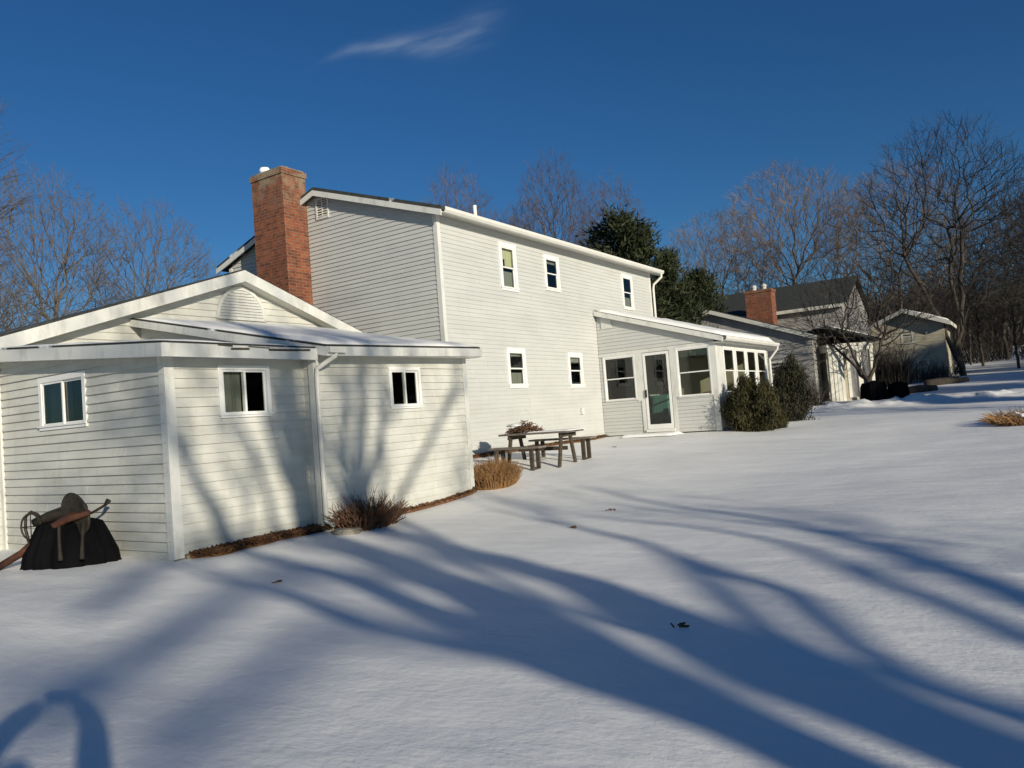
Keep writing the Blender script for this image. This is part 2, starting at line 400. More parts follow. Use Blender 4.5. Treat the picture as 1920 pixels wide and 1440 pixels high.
mb = MB(); siding(mb, F_E, 0, SY1-SY0, .5, ZR-.12, .112, .015, (), lambda z: (gclip(z)[0]*0+max(0,YR-(ZR-.1-z)/.345-SY0), min(SY1,YR+(ZR-.1-z)/.345)-SY0)); mb.build('wall', 'siding', H)
mb = MB(); siding(mb, F_N, 0, SX1-SX0, .5, ZE, .23, .015); mb.build('wall', 'siding', H)
# corner boards
for (x, y) in ((SX0, SY0), (SX1, SY0), (SX0, SY1), (SX1, SY1)):
    c = MB(); sx = -1 if x == SX0 else 1; sy = -1 if y == SY0 else 1
    c.box(x+sx*.028, x-sx*.085, y+sy*.028, y+sy*.001, .5 if y>12 else .70, ZE+.02); c.box(x+sx*.028, x+sx*.001, y+sy*.0005, y-sy*.085, .5 if y>12 else .70, ZE+.0)
    c.build('corner_board', 'trim', H)
# roof: two slabs, rake boards, soffit, gutter
OV = .32; k = (ZR-6.22)/(YR-(SY0-OV))
yf, yb = SY0-OV, YR+(YR-(SY0-OV)); xw, xe = SX0-.20, SX1+.30
rz = lambda y: ZR-abs(y-YR)*k
r = MB()
slab(r, [(xw,yf,rz(yf)),(xe,yf,rz(yf)),(xe,YR,ZR),(xw,YR,ZR)], .12); slab(r, [(xw,YR+.002,ZR),(xe,YR+.002,ZR),(xe,yb,rz(yb)),(xw,yb,rz(yb))], .12)
roof = r.build('roof', 'shingle', H, uv=True)
for xx, sgn in ((xw, -1), (xe, 1)):
    b = MB()
    for y0, y1 in ((yf, YR), (YR+.002, yb)):
        z0, z1 = rz(y0), rz(y1)
        b.prism([(xx,y0,z0-.085),(xx,y1,z1-.085),(xx,y1,z1-.22),(xx,y0,z0-.22)], (sgn*.03,0,0))
    b.build('rake_board', 'trim', roof)
s = MB(); s.box(xw+.002, xe-.002, yf+.01, SY0+.01, ZE+.005, ZE+.02); s.prism([(xw+.004,yf+.01,ZE+.021),(xw+.004,SY0,ZE+.021),(xw+.004,SY0,rz(SY0)-.095),(xw+.004,yf+.01,rz(yf)-.095)], (.02,0,0))
s.build('soffit', 'soffit', roof)
gt = MB()                                               # K-profile gutter along the eave
prof = [(0,0),(-.085,0),(-.125,.05),(-.125,.115),(-.112,.115),(-.112,.055),(-.08,.012),(0,.012)]
gt.prism([(xw-.01, yf+p[0], rz(yf)-.16+p[1]) for p in prof], (xe-xw+.02,0,0))
gt.box(xw, xe, yf-.0, yf+.012, rz(yf)-.17, rz(yf)-.093)
gt.build('gutter', 'rail', roof)
d = MB(); zt = rz(yf)-.15                               # downspout at the far end
d.tube([(xe-.12,yf-.06,zt),(xe-.12,yf-.06,zt-.12),(SX1+.12,SY0-.1,zt-.35),(SX1+.12,SY0-.07,zt-.5),(SX1+.12,SY0-.07,1.0)], .042, 8)
d.build('downspout', 'rail', H)
# plumbing vent
v = MB(); v.tube([(17.3,12.2,6.7),(17.3,12.2,7.42)], .055, 12); v.build('vent_pipe', 'frame', H)
# foundation strip
fnd = MB(); fnd.box(SX0+.03, SX1-.03, SY0+.02, SY0+.2, .2, ZB-.002); fnd.box(SX0+.03, SX0+.2, SY0+.201, SY1-.03, .0, .5)
fnd.build('foundation', 'found', H)
# ceiling that keeps the rooms dark and a floor between storeys
fl = MB(); fl.box(SX0+.05, SX1-.05, SY0+.35, SY1-.05, 3.5, 3.62); fl.box(SX0+.05, SX1-.05, SY0+2.2, SY0+2.25, .8, 6.1); fl.build('inner_floor', 'darkroom', H)
wl = dict(w1='cream curtained upper window nearest the chimney', w2='middle upper window', w3='upper window over the sunroom roof', l1='lower window nearest the shed', l2='lower window beside the sunroom')
cur = dict(w1=[(0,1,.72,1,'curtain'),(.45,1,.5,.72,'curtain'),(0,1,0,.42,'curtain_grey')], w2=[(0,1,.86,1,'curtain_grey')], w3=[(0,1,.05,.35,'curtain_grey')], l1=[(0,1,.88,1,'curtain_grey'),(0,1,.02,.38,'curtain_grey')], l2=[(0,1,.8,1,'curtain_grey')])
for kx, (a, b, c, d_) in wins.items():
    window(H, F_S, a-SX0, b-SX0, c, d_, 'hung', .11 if kx=='w1' else .10, cur[kx], wl[kx])
# louvred gable vent
v = MB(); f = F_W; vs0, vs1 = SY1-14.22, SY1-13.78
F_W.box(v, vs0, vs1, .02, .045, 7.22, 7.28); F_W.box(v, vs0, vs1, .02, .045, 6.74, 6.79); F_W.box(v, vs0, vs0+.05, .02, .045, 6.79, 7.22); F_W.box(v, vs1-.05, vs1, .02, .045, 6.79, 7.22)
F_W.box(v, (vs0+vs1)/2-.015, (vs0+vs1)/2+.015, .02, .04, 6.79, 7.22)
vo = v.build('gable_vent', 'trim', H)
v = MB(); F_W.box(v, vs0+.05, vs1-.05, .019, .021, 6.79, 7.22); v.build('vent_shade_panel', 'darkroom', vo)  # near-black panel on the closed wall stands in for shade behind the louvres
v = MB()
for i in range(7):
    zz = 6.80+i*.061; p = [F_W.P(vs0+.05,.022,zz+.035), F_W.P(vs0+.05,.04,zz), F_W.P(vs0+.05,.046,zz+.004), F_W.P(vs0+.05,.028,zz+.04)]
    v.prism(p, tuple(F_W.d*(vs1-vs0-.1)))
v.build('louvre', 'soffit', vo)

# chimney
c = MB(); CX0, CX1, CY0, CY1 = 12.62, 13.36, 14.55, 15.68
c.box(CX0, CX1, CY0, CY1, .3, 7.86); c.box(CX0-.03, CX1+.03, CY0-.03, CY1+.03, 7.861, 8.0); 
ch = c.build('chimney', 'brick', H, uv=True)
c = MB(); c.box(CX0+.02, CX1-.02, CY0+.02, CY1-.02, 8.001, 8.05)
for yy in (14.9, 15.35): c.lathe((12.99, yy, 8.05), [(.13,0),(.13,.1),(.10,.1),(.10,.02)], 12)
c.build('chimney_cap', 'stone', ch)
c = MB(); c.lathe((12.85,15.42,8.06), [(.02,0),(.13,.03),(.15,.1),(.11,.17),(.02,.2)], 12, .2); c.lathe((12.9,15.1,8.05), [(.02,0),(.1,.02),(.1,.06),(.02,.09)], 10, .2)
c.build('snow_cap', 'snow', ch, smooth=True)

# ---- garage wing, gable towards the yard
GY = 12.84; GAX, GAZ = 9.80, 4.83; GK = .342; GX0, GX1 = 5.0, SX0-.03; GYB = 22
F_G = Fr((0, GY), (1,0), (0,-1))
GW0 = 5.25
mb = MB(); siding(mb, F_G, GW0, GX1, .1, GAZ-.16, .13, .024, (), lambda z: (max(GW0, GAX-(GAZ-.14-z)/GK), min(GX1, GAX+(GAZ-.14-z)/GK)))
mb.build('wall', 'siding_shed', H)
mb = MB(); siding(mb, Fr((GW0, GYB), (0,-1), (-1,0)), 0, GYB-GY, .1, 3.2, .19, .02); mb.build('wall', 'siding_shed', H)
mb = MB(); siding(mb, Fr((SX0, GYB), (-1,0), (0,1)), 0, SX0-GW0, .1, GAZ-.16, .3, .02, (), lambda z: (max(0, SX0-(GAX+(GAZ-.14-z)/GK)), SX0-max(GW0, GAX-(GAZ-.14-z)/GK))); mb.build('wall', 'siding_shed', H)
r = MB(); gy0 = GY-.28
def grz(x): return GAZ-abs(x-GAX)*GK
slab(r, [(GX0-.3,gy0,grz(GX0-.3)),(GAX,gy0,GAZ),(GAX,GYB+.3,GAZ),(GX0-.3,GYB+.3,grz(GX0-.3))], .08)
slab(r, [(GAX+.002,gy0,GAZ),(CX0-.02,gy0,grz(CX0-.02)),(CX0-.02,GYB+.3,grz(CX0-.02)),(GAX+.002,GYB+.3,GAZ)], .08)
slab(r, [(CX0-.018,gy0,grz(CX0-.018)),(GX1,gy0,grz(GX1)),(GX1,CY0-.01,grz(GX1)),(CX0-.018,CY0-.01,grz(CX0-.018))], .08)
groof = r.build('roof', 'shingle', H, uv=True)
b = MB()
for x0, x1 in ((GX0-.3, GAX), (GAX+.002, GX1)):
    b.prism([(x0,gy0-.003,grz(x0)-.03),(x1,gy0-.003,grz(x1)-.03),(x1,gy0-.003,grz(x1)-.25),(x0,gy0-.003,grz(x0)-.25)], (0,-.03,0))
b.build('rake_board', 'trim', groof)
b = MB()
for x0, x1 in ((GX0-.3, GAX), (GAX+.002, GX1)):
    b.prism([(x0,gy0+.0,grz(x0)-.235),(x1,gy0+.0,grz(x1)-.235),(x1,GY+.0,grz(x1)-.235),(x0,GY+.0,grz(x0)-.235)], (0,0,.02))
b.build('soffit', 'soffit', groof)
# half-round gable vent
vc, vz, vr, vh = 9.88, 3.86, .58, .66
v = MB(); n = 24
outer = [(vc+vr*math.cos(math.pi*i/n), vz+vh*math.sin(math.pi*i/n)) for i in range(n+1)]
inner = [(vc+(vr-.075)*math.cos(math.pi*i/n), vz+.05+(vh-.12)*math.sin(math.pi*i/n)) for i in range(n+1)]
for i in range(n):
    q = [outer[i], outer[i+1], inner[i+1], inner[i]]
    v.prism([(x, GY-.022, z) for x, z in q], (0,-.03,0))
v.prism([(vc-vr,GY-.022,vz-.01),(vc+vr,GY-.022,vz-.01),(vc+vr-.075,GY-.022,vz+.05),(vc-vr+.075,GY-.022,vz+.05)], (0,-.028,0))
vo = v.build('gable_vent', 'trim', H, label='half-round louvred vent in the low gable')
v = MB()
for i in range(9):
    z = vz+.06+i*.058
    t = (z+.03-vz-.05)/(vh-.12)
    if t >= 1: break
    w = (vr-.075)*math.sqrt(max(0,1-t*t))
    v.prism([(vc-w,GY-.021,z+.05),(vc-w,GY-.045,z),(vc-w,GY-.05,z+.006),(vc-w,GY-.024,z+.056)], (2*w,0,0))
v.build('louvre', 'trim', vo)

# ---- shed addition A (left) and B (right), flat roofs
AX0, AX1, AY = 5.45, 7.60, 8.56; BX0, BX1, BY = 7.58, 11.12, 8.34
ZA = .19
F_A = Fr((AX0, AY), (1,0), (0,-1)); F_AL = Fr((AX0, GY-.02), (0,-1), (-1,0)); F_B = Fr((BX0, BY), (1,0), (0,-1)); F_BL = Fr((BX0, AY+.002), (0,-1), (-1,0)); F_BR = Fr((BX1, BY), (0,1), (1,0))
wA = (6.16-AX0, 6.97-AX0, 1.80, 2.48); wB = (9.10-BX0, 9.87-BX0, 1.80, 2.47); wL = (GY-.02-11.57, GY-.02-10.33, 1.84, 2.58)
def sh_hole(w): return (w[0]+.03, w[1]-.03, w[2]+.03, w[3]-.03)
mb = MB(); siding(mb, F_A, 0, AX1-AX0, ZA, 2.66, .118, .022, (sh_hole(wA),)); mb.build('wall', 'siding_shed', H)
mb = MB(); siding(mb, F_AL, 0, GY-.02-AY, .12, 2.98, .118, .030, (sh_hole(wL),), lambda z: ((0, GY-.02-AY) if z < 2.6 else (0, max(0,GY-.02-AY-(z-2.6)/.085)))); mb.build('wall', 'siding_shed', H)
mb = MB(); siding(mb, F_B, 0, BX1-BX0, ZA+.02, 2.70, .118, .022, (sh_hole(wB),)); mb.build('wall', 'siding_shed', H)
mb = MB(); siding(mb, F_BL, 0, AY-BY, ZA, 2.70, .118, .010)
KB = .212; zb = lambda y: 2.74+(y-(BY-.30))*KB
siding(mb, Fr((BX0+.17, GY-.02), (0,-1), (-1,0)), 0, GY-AY+.2, 2.78, 3.62, .118, .014, (), lambda z: (0, max(0, GY-.02-(BY-.30)-(z+.10-2.74)/KB) if z > 2.72 else 9))
mb.build('wall', 'siding_shed', H)
mb = MB(); siding(mb, F_BR, 0, 4.4, ZA, 3.6, .118, .014, (), lambda z: ((0 if z < 2.65 else (z+.10-2.74)/KB-.3), 4.4)); mb.build('wall', 'siding_shed', H)
# corner boards
def corner(x, y, sx, sy, z0, z1, w=.10):
    c = MB(); c.box(x+sx*.03, x-sx*w, y+sy*.03, y+sy*.001, z0, z1); c.box(x+sx*.03, x+sx*.001, y+sy*.0006, y-sy*w, z0, z1-.001); c.build('corner_board', 'trim', H)
corner(AX0, AY, -1, -1, .15, 2.64); corner(BX0, BY, -1, -1, .17, 2.68, .07); corner(BX1, BY, 1, -1, .2, 2.68, .08)
c = MB(); c.box(AX0-.05, AX0-.017, GY-.11, GY-.03, .12, 2.96); c.build('corner_board', 'trim', H)
# roofs
zA = lambda y: 2.73+(y-(AY-.32))*.088
r = MB(); slab(r, [(AX0-.22,AY-.32,zA(AY-.32)),(BX0+.0,AY-.32,zA(AY-.32)),(BX0+.0,GY-.03,zA(GY)),(AX0-.22,GY-.03,zA(GY))], .05)
ra = r.build('roof', 'shingle', H, uv=True, label='nearly flat roof of the left shed')
r = MB(); slab(r, [(BX0+.0,BY-.30,zb(BY-.30)),(BX1+.12,BY-.30,zb(BY-.30)+.08),(BX1+.12,GY-.03,zb(GY-.03)+.06),(BX0+.0,GY-.03,zb(GY-.03))], .05)
rb = r.build('roof', 'shingle', H, uv=True, label='lean-to roof of the right shed')
fa = MB()
fa.box(AX0-.2205, BX0-.02, AY-.35, AY-.321, zA(AY-.32)-.19, zA(AY-.32)-.03)
fa.prism([(AX0-.25,AY-.35,zA(AY-.35)-.03),(AX0-.25,GY,zA(GY)-.03),(AX0-.25,GY,zA(GY)-.20),(AX0-.25,AY-.35,zA(AY-.35)-.19)], (.029,0,0))
fa.build('fascia', 'trim', ra)
rt = MB(); r9 = random.Random(4); x = AX0+.5
while x < BX0-.1:                                       # rotted, lifting strip along the top of the fascia
    L_ = r9.uniform(.12,.5); z_ = zA(AY-.35)-.03-r9.uniform(.0,.045); h_ = r9.uniform(.008,.03)
    rt.obox((x+L_/2, AY-.354, z_), (L_/2,0,r9.uniform(-.006,.006)), (0,.008,0), (0,0,h_/2)); x += L_+r9.uniform(-.03,.08)
rt.build('rotten_edge', 'darkwood', ra)
fa = MB(); fa.box(AX0-.221, BX0-.02, AY-.32, AY-.0, 2.58, 2.595); fa.prism([(AX0-.221,AY-.0,2.597),(AX0-.221,GY-.03,2.93),(AX0-.0,GY-.03,2.93),(AX0-.0,AY-.0,2.597)], (0,0,.015)); fa.build('soffit', 'soffit', ra)
fb = MB(); zf = zb(BY-.30)
fb.prism([(BX0-.03,BY-.33,zf-.03),(BX1+.13,BY-.33,zf+.05),(BX1+.13,BY-.33,zf-.09),(BX0-.03,BY-.33,zf-.16)], (0,.029,0))
fb.prism([(BX0-.03,BY-.30,zf-.03),(BX0-.03,GY-.03,zb(GY-.03)-.03),(BX0-.03,GY-.03,zb(GY-.03)-.15),(BX0-.03,BY-.30,zf-.16)], (.028,0,0))
fb.build('fascia', 'trim', rb)
fb = MB(); fb.prism([(BX0,BY-.30,2.60),(BX1+.12,BY-.30,2.63),(BX1+.12,BY-.002,2.64),(BX0,BY-.002,2.61)], (0,0,.015)); fb.build('soffit', 'soffit', rb)
sn = MB(); snow_slab(sn, [(AX0-.20,AY-.28,zA(AY-.28)),(BX0-.02,AY-.28,zA(AY-.28)),(BX0-.02,GY-.05,zA(GY-.05)),(AX0-.20,GY-.05,zA(GY-.05))], .03, 20, .6, 2)
sn.build('snow_cover', 'snow', ra, smooth=True)
sn = MB(); snow_slab(sn, [(BX0+.04,BY-.24,zb(BY-.24)+.002),(BX1+.09,BY-.24,zb(BY-.24)+.08),(BX1+.09,GY-.05,zb(GY-.05)+.06),(BX0+.04,GY-.05,zb(GY-.05)+.002)], .035, 26, .6, 5)
sn.build('snow_cover', 'snow', rb, smooth=True)
window(H, F_A, *wA, 'slide', .055, [(0,.48,0,1,'curtain_grey')], 'sliding window in the left shed front')
window(H, F_B, *wB, 'slide', .055, None, 'sliding window in the right shed front')
window(H, F_AL, *wL, 'slide', .075, [(0,.42,0,1,'curtain_grey'),(.5,.62,0,1,'curtain_grey')], 'sliding window in the shed side wall')
# partition and dark lining of the sheds
q = MB(); q.box(AX0+.06, BX1-.06, AY+1.6, AY+1.65, .1, 2.6); q.box(BX0+.05, BX0+.08, AY+.3, AY+1.6, .1, 2.6); q.build('inner_partition', 'darkroom', H)
# downspout at the step between A and B
d = MB(); d.tube([(BX0+.12,BY-.36,2.66),(BX0+.12,BY-.33,2.58),(BX0-.01,BY-.09,2.42),(BX0-.01,BY-.075,2.3),(BX0-.01,BY-.075,.28),(BX0+.02,BY-.2,.22)], .034, 8)
d.build('downspout', 'rail', H)
d = MB(); d.box(BX0-.03, BX0+.28, BY-.40, BY-.332, 2.62, 2.70); d.build('gutter_end', 'rail', rb)
# sill boards and footing under the sheds
q = MB(); q.box(AX0+.12, BX0-.04, AY-.05, AY+.02, .06, ZA-.004); q.box(BX0+.1, BX1-.02, BY-.05, BY+.02, .10, ZA+.016); q.box(AX0-.03, AX0+.05, AY+.12, GY-.1, -.02, .118)
q.build('sill_board', 'sill', H)

# ---- sunroom
UX0, UX1, UY0 = 20.72, 25.95, 6.96; UZB = .74
F_UL = Fr((UX0, SY0-.02), (0,-1), (-1,0)); F_UF = Fr((UX0, UY0), (1,0), (0,-1)); F_UR = Fr((UX1, UY0), (0,1), (1,0))
LN = SY0-.02-UY0
S = lambda y: SY0-.02-y
uL1 = (S(10.36), S(9.33), 1.74, 3.07); uD = (S(9.10), S(8.27), .80, 3.07); uL2 = (S(8.08), S(7.08), 1.70, 3.09)
KU = (4.50-3.30)/(SY0-(UY0-.3)); uz = lambda y: 3.30+(y-(UY0-.3))*KU
mb = MB(); siding(mb, F_UL, 0, LN, UZB, 4.45, .102, .017, [(uL1[0]+.03,uL1[1]-.03,uL1[2]+.03,uL1[3]-.03),(uD[0]+.02,uD[1]-.02,.70,uD[3]-.03),(uL2[0]+.03,uL2[1]-.03,uL2[2]+.03,uL2[3]-.03)],
    lambda z: (0, LN if z < uz(UY0)-.12 else max(0, SY0-.02-((z+.12-3.30)/KU+UY0-.3))))
mb.build('wall', 'siding', H, label='sunroom side wall')
nW = 4; fw = [21.30+i*1.10 for i in range(5)]
fh = [(a-UX0+.05, b-UX0-.05, 1.72, 3.05) for a, b in zip(fw[:-1], fw[1:])]
mb = MB(); siding(mb, F_UF, 0, UX1-UX0, UZB, 3.16, .102, .014, fh); mb.build('wall', 'siding', H)
mb = MB(); siding(mb, F_UR, 0, SY0-UY0, UZB, 4.4, .112, .014, (), lambda z: ((0 if z < uz(UY0)-.12 else (z+.12-3.30)/KU-.3), SY0-UY0)); mb.build('wall', 'siding', H)
# header, posts
q = MB(); F_UL.box(q, .0, LN+.03, .016, .034, 3.075, 3.17); F_UL.box(q, uL1[1]+.002, uD[0]-.002, .016, .030, 1.70, 3.074); F_UL.box(q, uD[1]+.002, uL2[0]-.002, .016, .030, 1.70, 3.074); F_UL.box(q, uL2[1]+.002, LN+.03, .016, .032, .72, 3.074)
F_UL.box(q, uD[0]-.11, uD[0]-.002, .016, .032, .72, 1.699); F_UL.box(q, uD[1]+.002, uD[1]+.11, .016, .032, .72, 1.699)
F_UF.box(q, -.033, .50, .016, .034, .72, 3.16); F_UF.box(q, .501, UX1-UX0+.02, .016, .032, 3.07, 3.16)
q.build('sunroom_trim', 'trim', H)
window(H, F_UL, *uL1, 'hung', .045, None, 'sunroom window left of the door'); window(H, F_UL, *uL2, 'hung', .045, [(0,1,.84,1,'curtain')], 'sunroom window right of the door')
for i, (a, b) in enumerate(zip(fw[:-1], fw[1:])):
    window(H, F_UF, a-UX0+.03, b-UX0-.03, 1.69, 3.07, 'hung', .085)
# storm door
dr = MB(); a0, a1 = uD[0]+.02, uD[1]-.02
F_UL.box(dr, a0, a0+.07, .0, .035, .86, 3.05); F_UL.box(dr, a1-.07, a1, .0, .035, .86, 3.05); F_UL.box(dr, a0+.07, a1-.07, .0, .035, 2.98, 3.05); F_UL.box(dr, a0+.07, a1-.07, .0, .035, .86, 1.0); F_UL.box(dr, a0-.04, a1+.04, -.05, .07, .78, .855)
door = dr.build('door', 'frame', H, label='full-glass storm door of the sunroom')
p = MB(); p.poly([F_UL.P(a0+.07,.018,1.0),F_UL.P(a1-.07,.018,1.0),F_UL.P(a1-.07,.018,2.98),F_UL.P(a0+.07,.018,2.98)]); p.build('pane', 'glass', door)
p = MB(); F_UL.box(p, a0+.015, a0+.05, .036, .075, 1.78, 2.0); p.build('handle', 'iron', door)
# roof of the sunroom with fascia, gutter, snow
r = MB(); ux0, ux1 = UX0-.14, UX1+.06; uy0 = UY0-.3
slab(r, [(ux0,uy0,uz(uy0)),(ux1,uy0,uz(uy0)),(ux1,SY0-.03,uz(SY0-.03)),(ux0,SY0-.03,uz(SY0-.03))], .06)
ru = r.build('roof', 'shingle', H, uv=True, label='snow-covered lean-to roof of the sunroom')
q = MB(); q.prism([(ux0,uy0,uz(uy0)-.025),(ux0,SY0-.03,uz(SY0)-.025),(ux0,SY0-.03,uz(SY0)-.17),(ux0,uy0,uz(uy0)-.17)], (-.028,0,0)); q.box(ux0, ux1, uy0+.001, uy0+.02, uz(uy0)-.17, uz(uy0)-.061)
q.build('fascia', 'trim', ru)
q = MB(); q.prism([(ux0, uy0+p_[0]*.9, uz(uy0)-.15+p_[1]) for p_ in prof], (ux1-ux0,0,0)); q.build('gutter', 'rail', ru)
q = MB(); q.box(ux0+.001, ux1-.001, uy0+.021, UY0-.03, uz(uy0)-.18, uz(uy0)-.165); q.build('soffit', 'soffit', ru)
sn = MB(); snow_slab(sn, [(ux0+.02,uy0+.03,uz(uy0+.03)),(ux1-.02,uy0+.03,uz(uy0+.03)),(ux1-.02,SY0-.05,uz(SY0-.05)),(ux0+.02,SY0-.05,uz(SY0-.05))], .11, 26, .35, 9)
sn.build('snow_cover', 'snow', ru, smooth=True)
d = MB(); d.tube([(ux1-.08,uy0-.05,uz(uy0)-.15),(ux1-.08,uy0-.05,uz(uy0)-.22),(UX1-.06,UY0-.08,2.75),(UX1-.06,UY0-.08,.9)], .038, 8); d.build('downspout', 'rail', H)
# ceiling, floor, lining
q = MB(); q.prism([(UX0+.03,UY0+.03,uz(UY0)-.20),(UX1-.03,UY0+.03,uz(UY0)-.20),(UX1-.03,SY0-.04,uz(SY0)-.20),(UX0+.03,SY0-.04,uz(SY0)-.20)], (0,0,.03)); q.box(UX1-.08, UX1-.04, UY0+.04, SY0-.04, .8, 3.1); q.box(UX0+.03, UX1-.03, UY0+.05, SY0-.05, .74, .79)
q.build('sunroom_lining', 'inner', H)
q = MB(); q.box(UX0+.05, UX1-.05, UY0+.08, SY0-.05, .62, .735); q.box(UX0+.02, UX1-.02, UY0+.01, SY0-.03, .45, .619); q.build('sunroom_footing', 'found', H)
vt = MB(); F_UL.box(vt, S(10.33), S(9.98), .016, .03, 3.92, 4.25)
for i in range(5): F_UL.box(vt, S(10.30)+i*.065, S(10.30)+i*.065+.02, .031, .042, 3.95, 4.22)
vt.build('sunroom_vent', 'trim', H)

# things inside the sunroom
for nm, (x, y), mt, lab in (('armchair', (22.6, 9.6), 'teal', 'teal armchair behind the left sunroom window'), ('armchair', (23.7, 8.2), 'board', 'brown armchair behind the glass of the sunroom door')):
    t = thing(nm, lab, 'armchair', (x, y, .79), 'armchairs in the sunroom')
    q = MB(); q.box(x-.35, x+.35, y-.35, y+.35, .95, 1.25); q.build('seat', mt, t, bevel=.04)
    q = MB(); q.box(x+.2, x+.38, y-.36, y+.36, 1.25, 1.85); q.build('backrest', mt, t, bevel=.05)
    for s_ in (-1, 1):
        q = MB(); q.box(x-.35, x+.3, y+s_*.36, y+s_*.45, .95, 1.42); q.build('armrest', mt, t, bevel=.03)
    for sx in (-1,1):
        for sy in (-1,1): q = MB(); q.box(x+sx*.3-.02, x+sx*.3+.02, y+sy*.3-.02, y+sy*.3+.02, .79, .95); q.build('leg', 'darkwood', t)
t = thing('hanging_lantern', 'dark hanging lantern inside the sunroom', 'lantern', (22.2, 9.2, 3.0))
q = MB(); q.tube([(22.2,9.2,3.35),(22.2,9.2,2.72)], .012, 6); q.build('chain', 'iron', t)
q = MB(); q.lathe((22.2,9.2,2.35), [(.06,0),(.16,.04),(.2,.2),(.14,.32),(.03,.4)], 12); q.build('lamp_shade', 'iron', t, smooth=True)

# door slab, snow-topped
t = thing('door_step', 'snow-topped stone step below the sunroom door', 'step', (20.2, 8.75, .62))
q = MB(); q.box(19.72, 20.66, 8.05, 9.55, .58, .70); q.build('slab', 'stone', t, bevel=.02)
sn = MB(); snow_slab(sn, [(19.7,8.0,.701),(20.64,8.0,.701),(20.64,9.55,.701),(19.7,9.55,.701)], .07, 12, .4, 4); sn.build('snow_cover', 'snow', t, smooth=True)
# outlet box near the ground
o = MB(); o.box(19.3, 19.42, 10.42, 10.48, 1.45, 1.62); o.build('outlet_box', 'trim', H)

# ------------------------------------------------------------------ leaf litter and bare soil beside the walls
def litter(name, label, x0, x1, yf, depth, n, seed):
    rr = random.Random(seed); m = MB()
    nx = 60
    for i in range(nx):                                     # soil mound
        xa, xb = x0+(x1-x0)*i/nx, x0+(x1-x0)*(i+1)/nx
        def col_(x):
            w = depth*(.65+.5*noise.noise(Vector((x*2.1, seed, 0))))*(min(1,(x-x0)/.25+.25)*min(1,(x1-x)/.25+.25))
            return [(x, yf-t*w, gz(x, yf-t*w)+h) for t, h in ((-.1,.05),(.35,.06),(.75,.04),(1.0,-.02))]
        A, B = col_(xa), col_(xb)
        for k_ in range(3): m.poly([A[k_], B[k_], B[k_+1], A[k_+1]])
    for i in range(n):
        x = rr.uniform(x0, x1); w = depth*(.65+.5*noise.noise(Vector((x*2.1, seed, 0)))); y = yf-rr.random()**.8*w*1.05
        z = gz(x,y)+.05+rr.random()*.03; s_ = rr.uniform(.02,.05)
        a = Vector((rr.gauss(0,1),rr.gauss(0,1),rr.gauss(0,.5))).normalized()*s_; b = Vector((rr.gauss(0,1),rr.gauss(0,1),rr.gauss(0,.6))).normalized()*s_*.7
        c = Vector((x,y,z)); m.poly([c-a,c+b,c+a,c-b*.6])
    o = m.build(name, 'leaf'); tag(o, label, 'leaf litter', kind='stuff'); return o
litter('leaf_litter', 'brown leaf litter along the foot of the left shed wall', 5.6, 7.75, 8.52, .38, 2600, 3)
litter('leaf_litter', 'dark bare soil strip along the foot of the right shed wall', 8.2, 11.2, 8.31, .10, 700, 4)
litter('leaf_litter', 'brown debris along the foot of the tall house wall', 13.5, 20.6, 10.48, .22, 1500, 5)

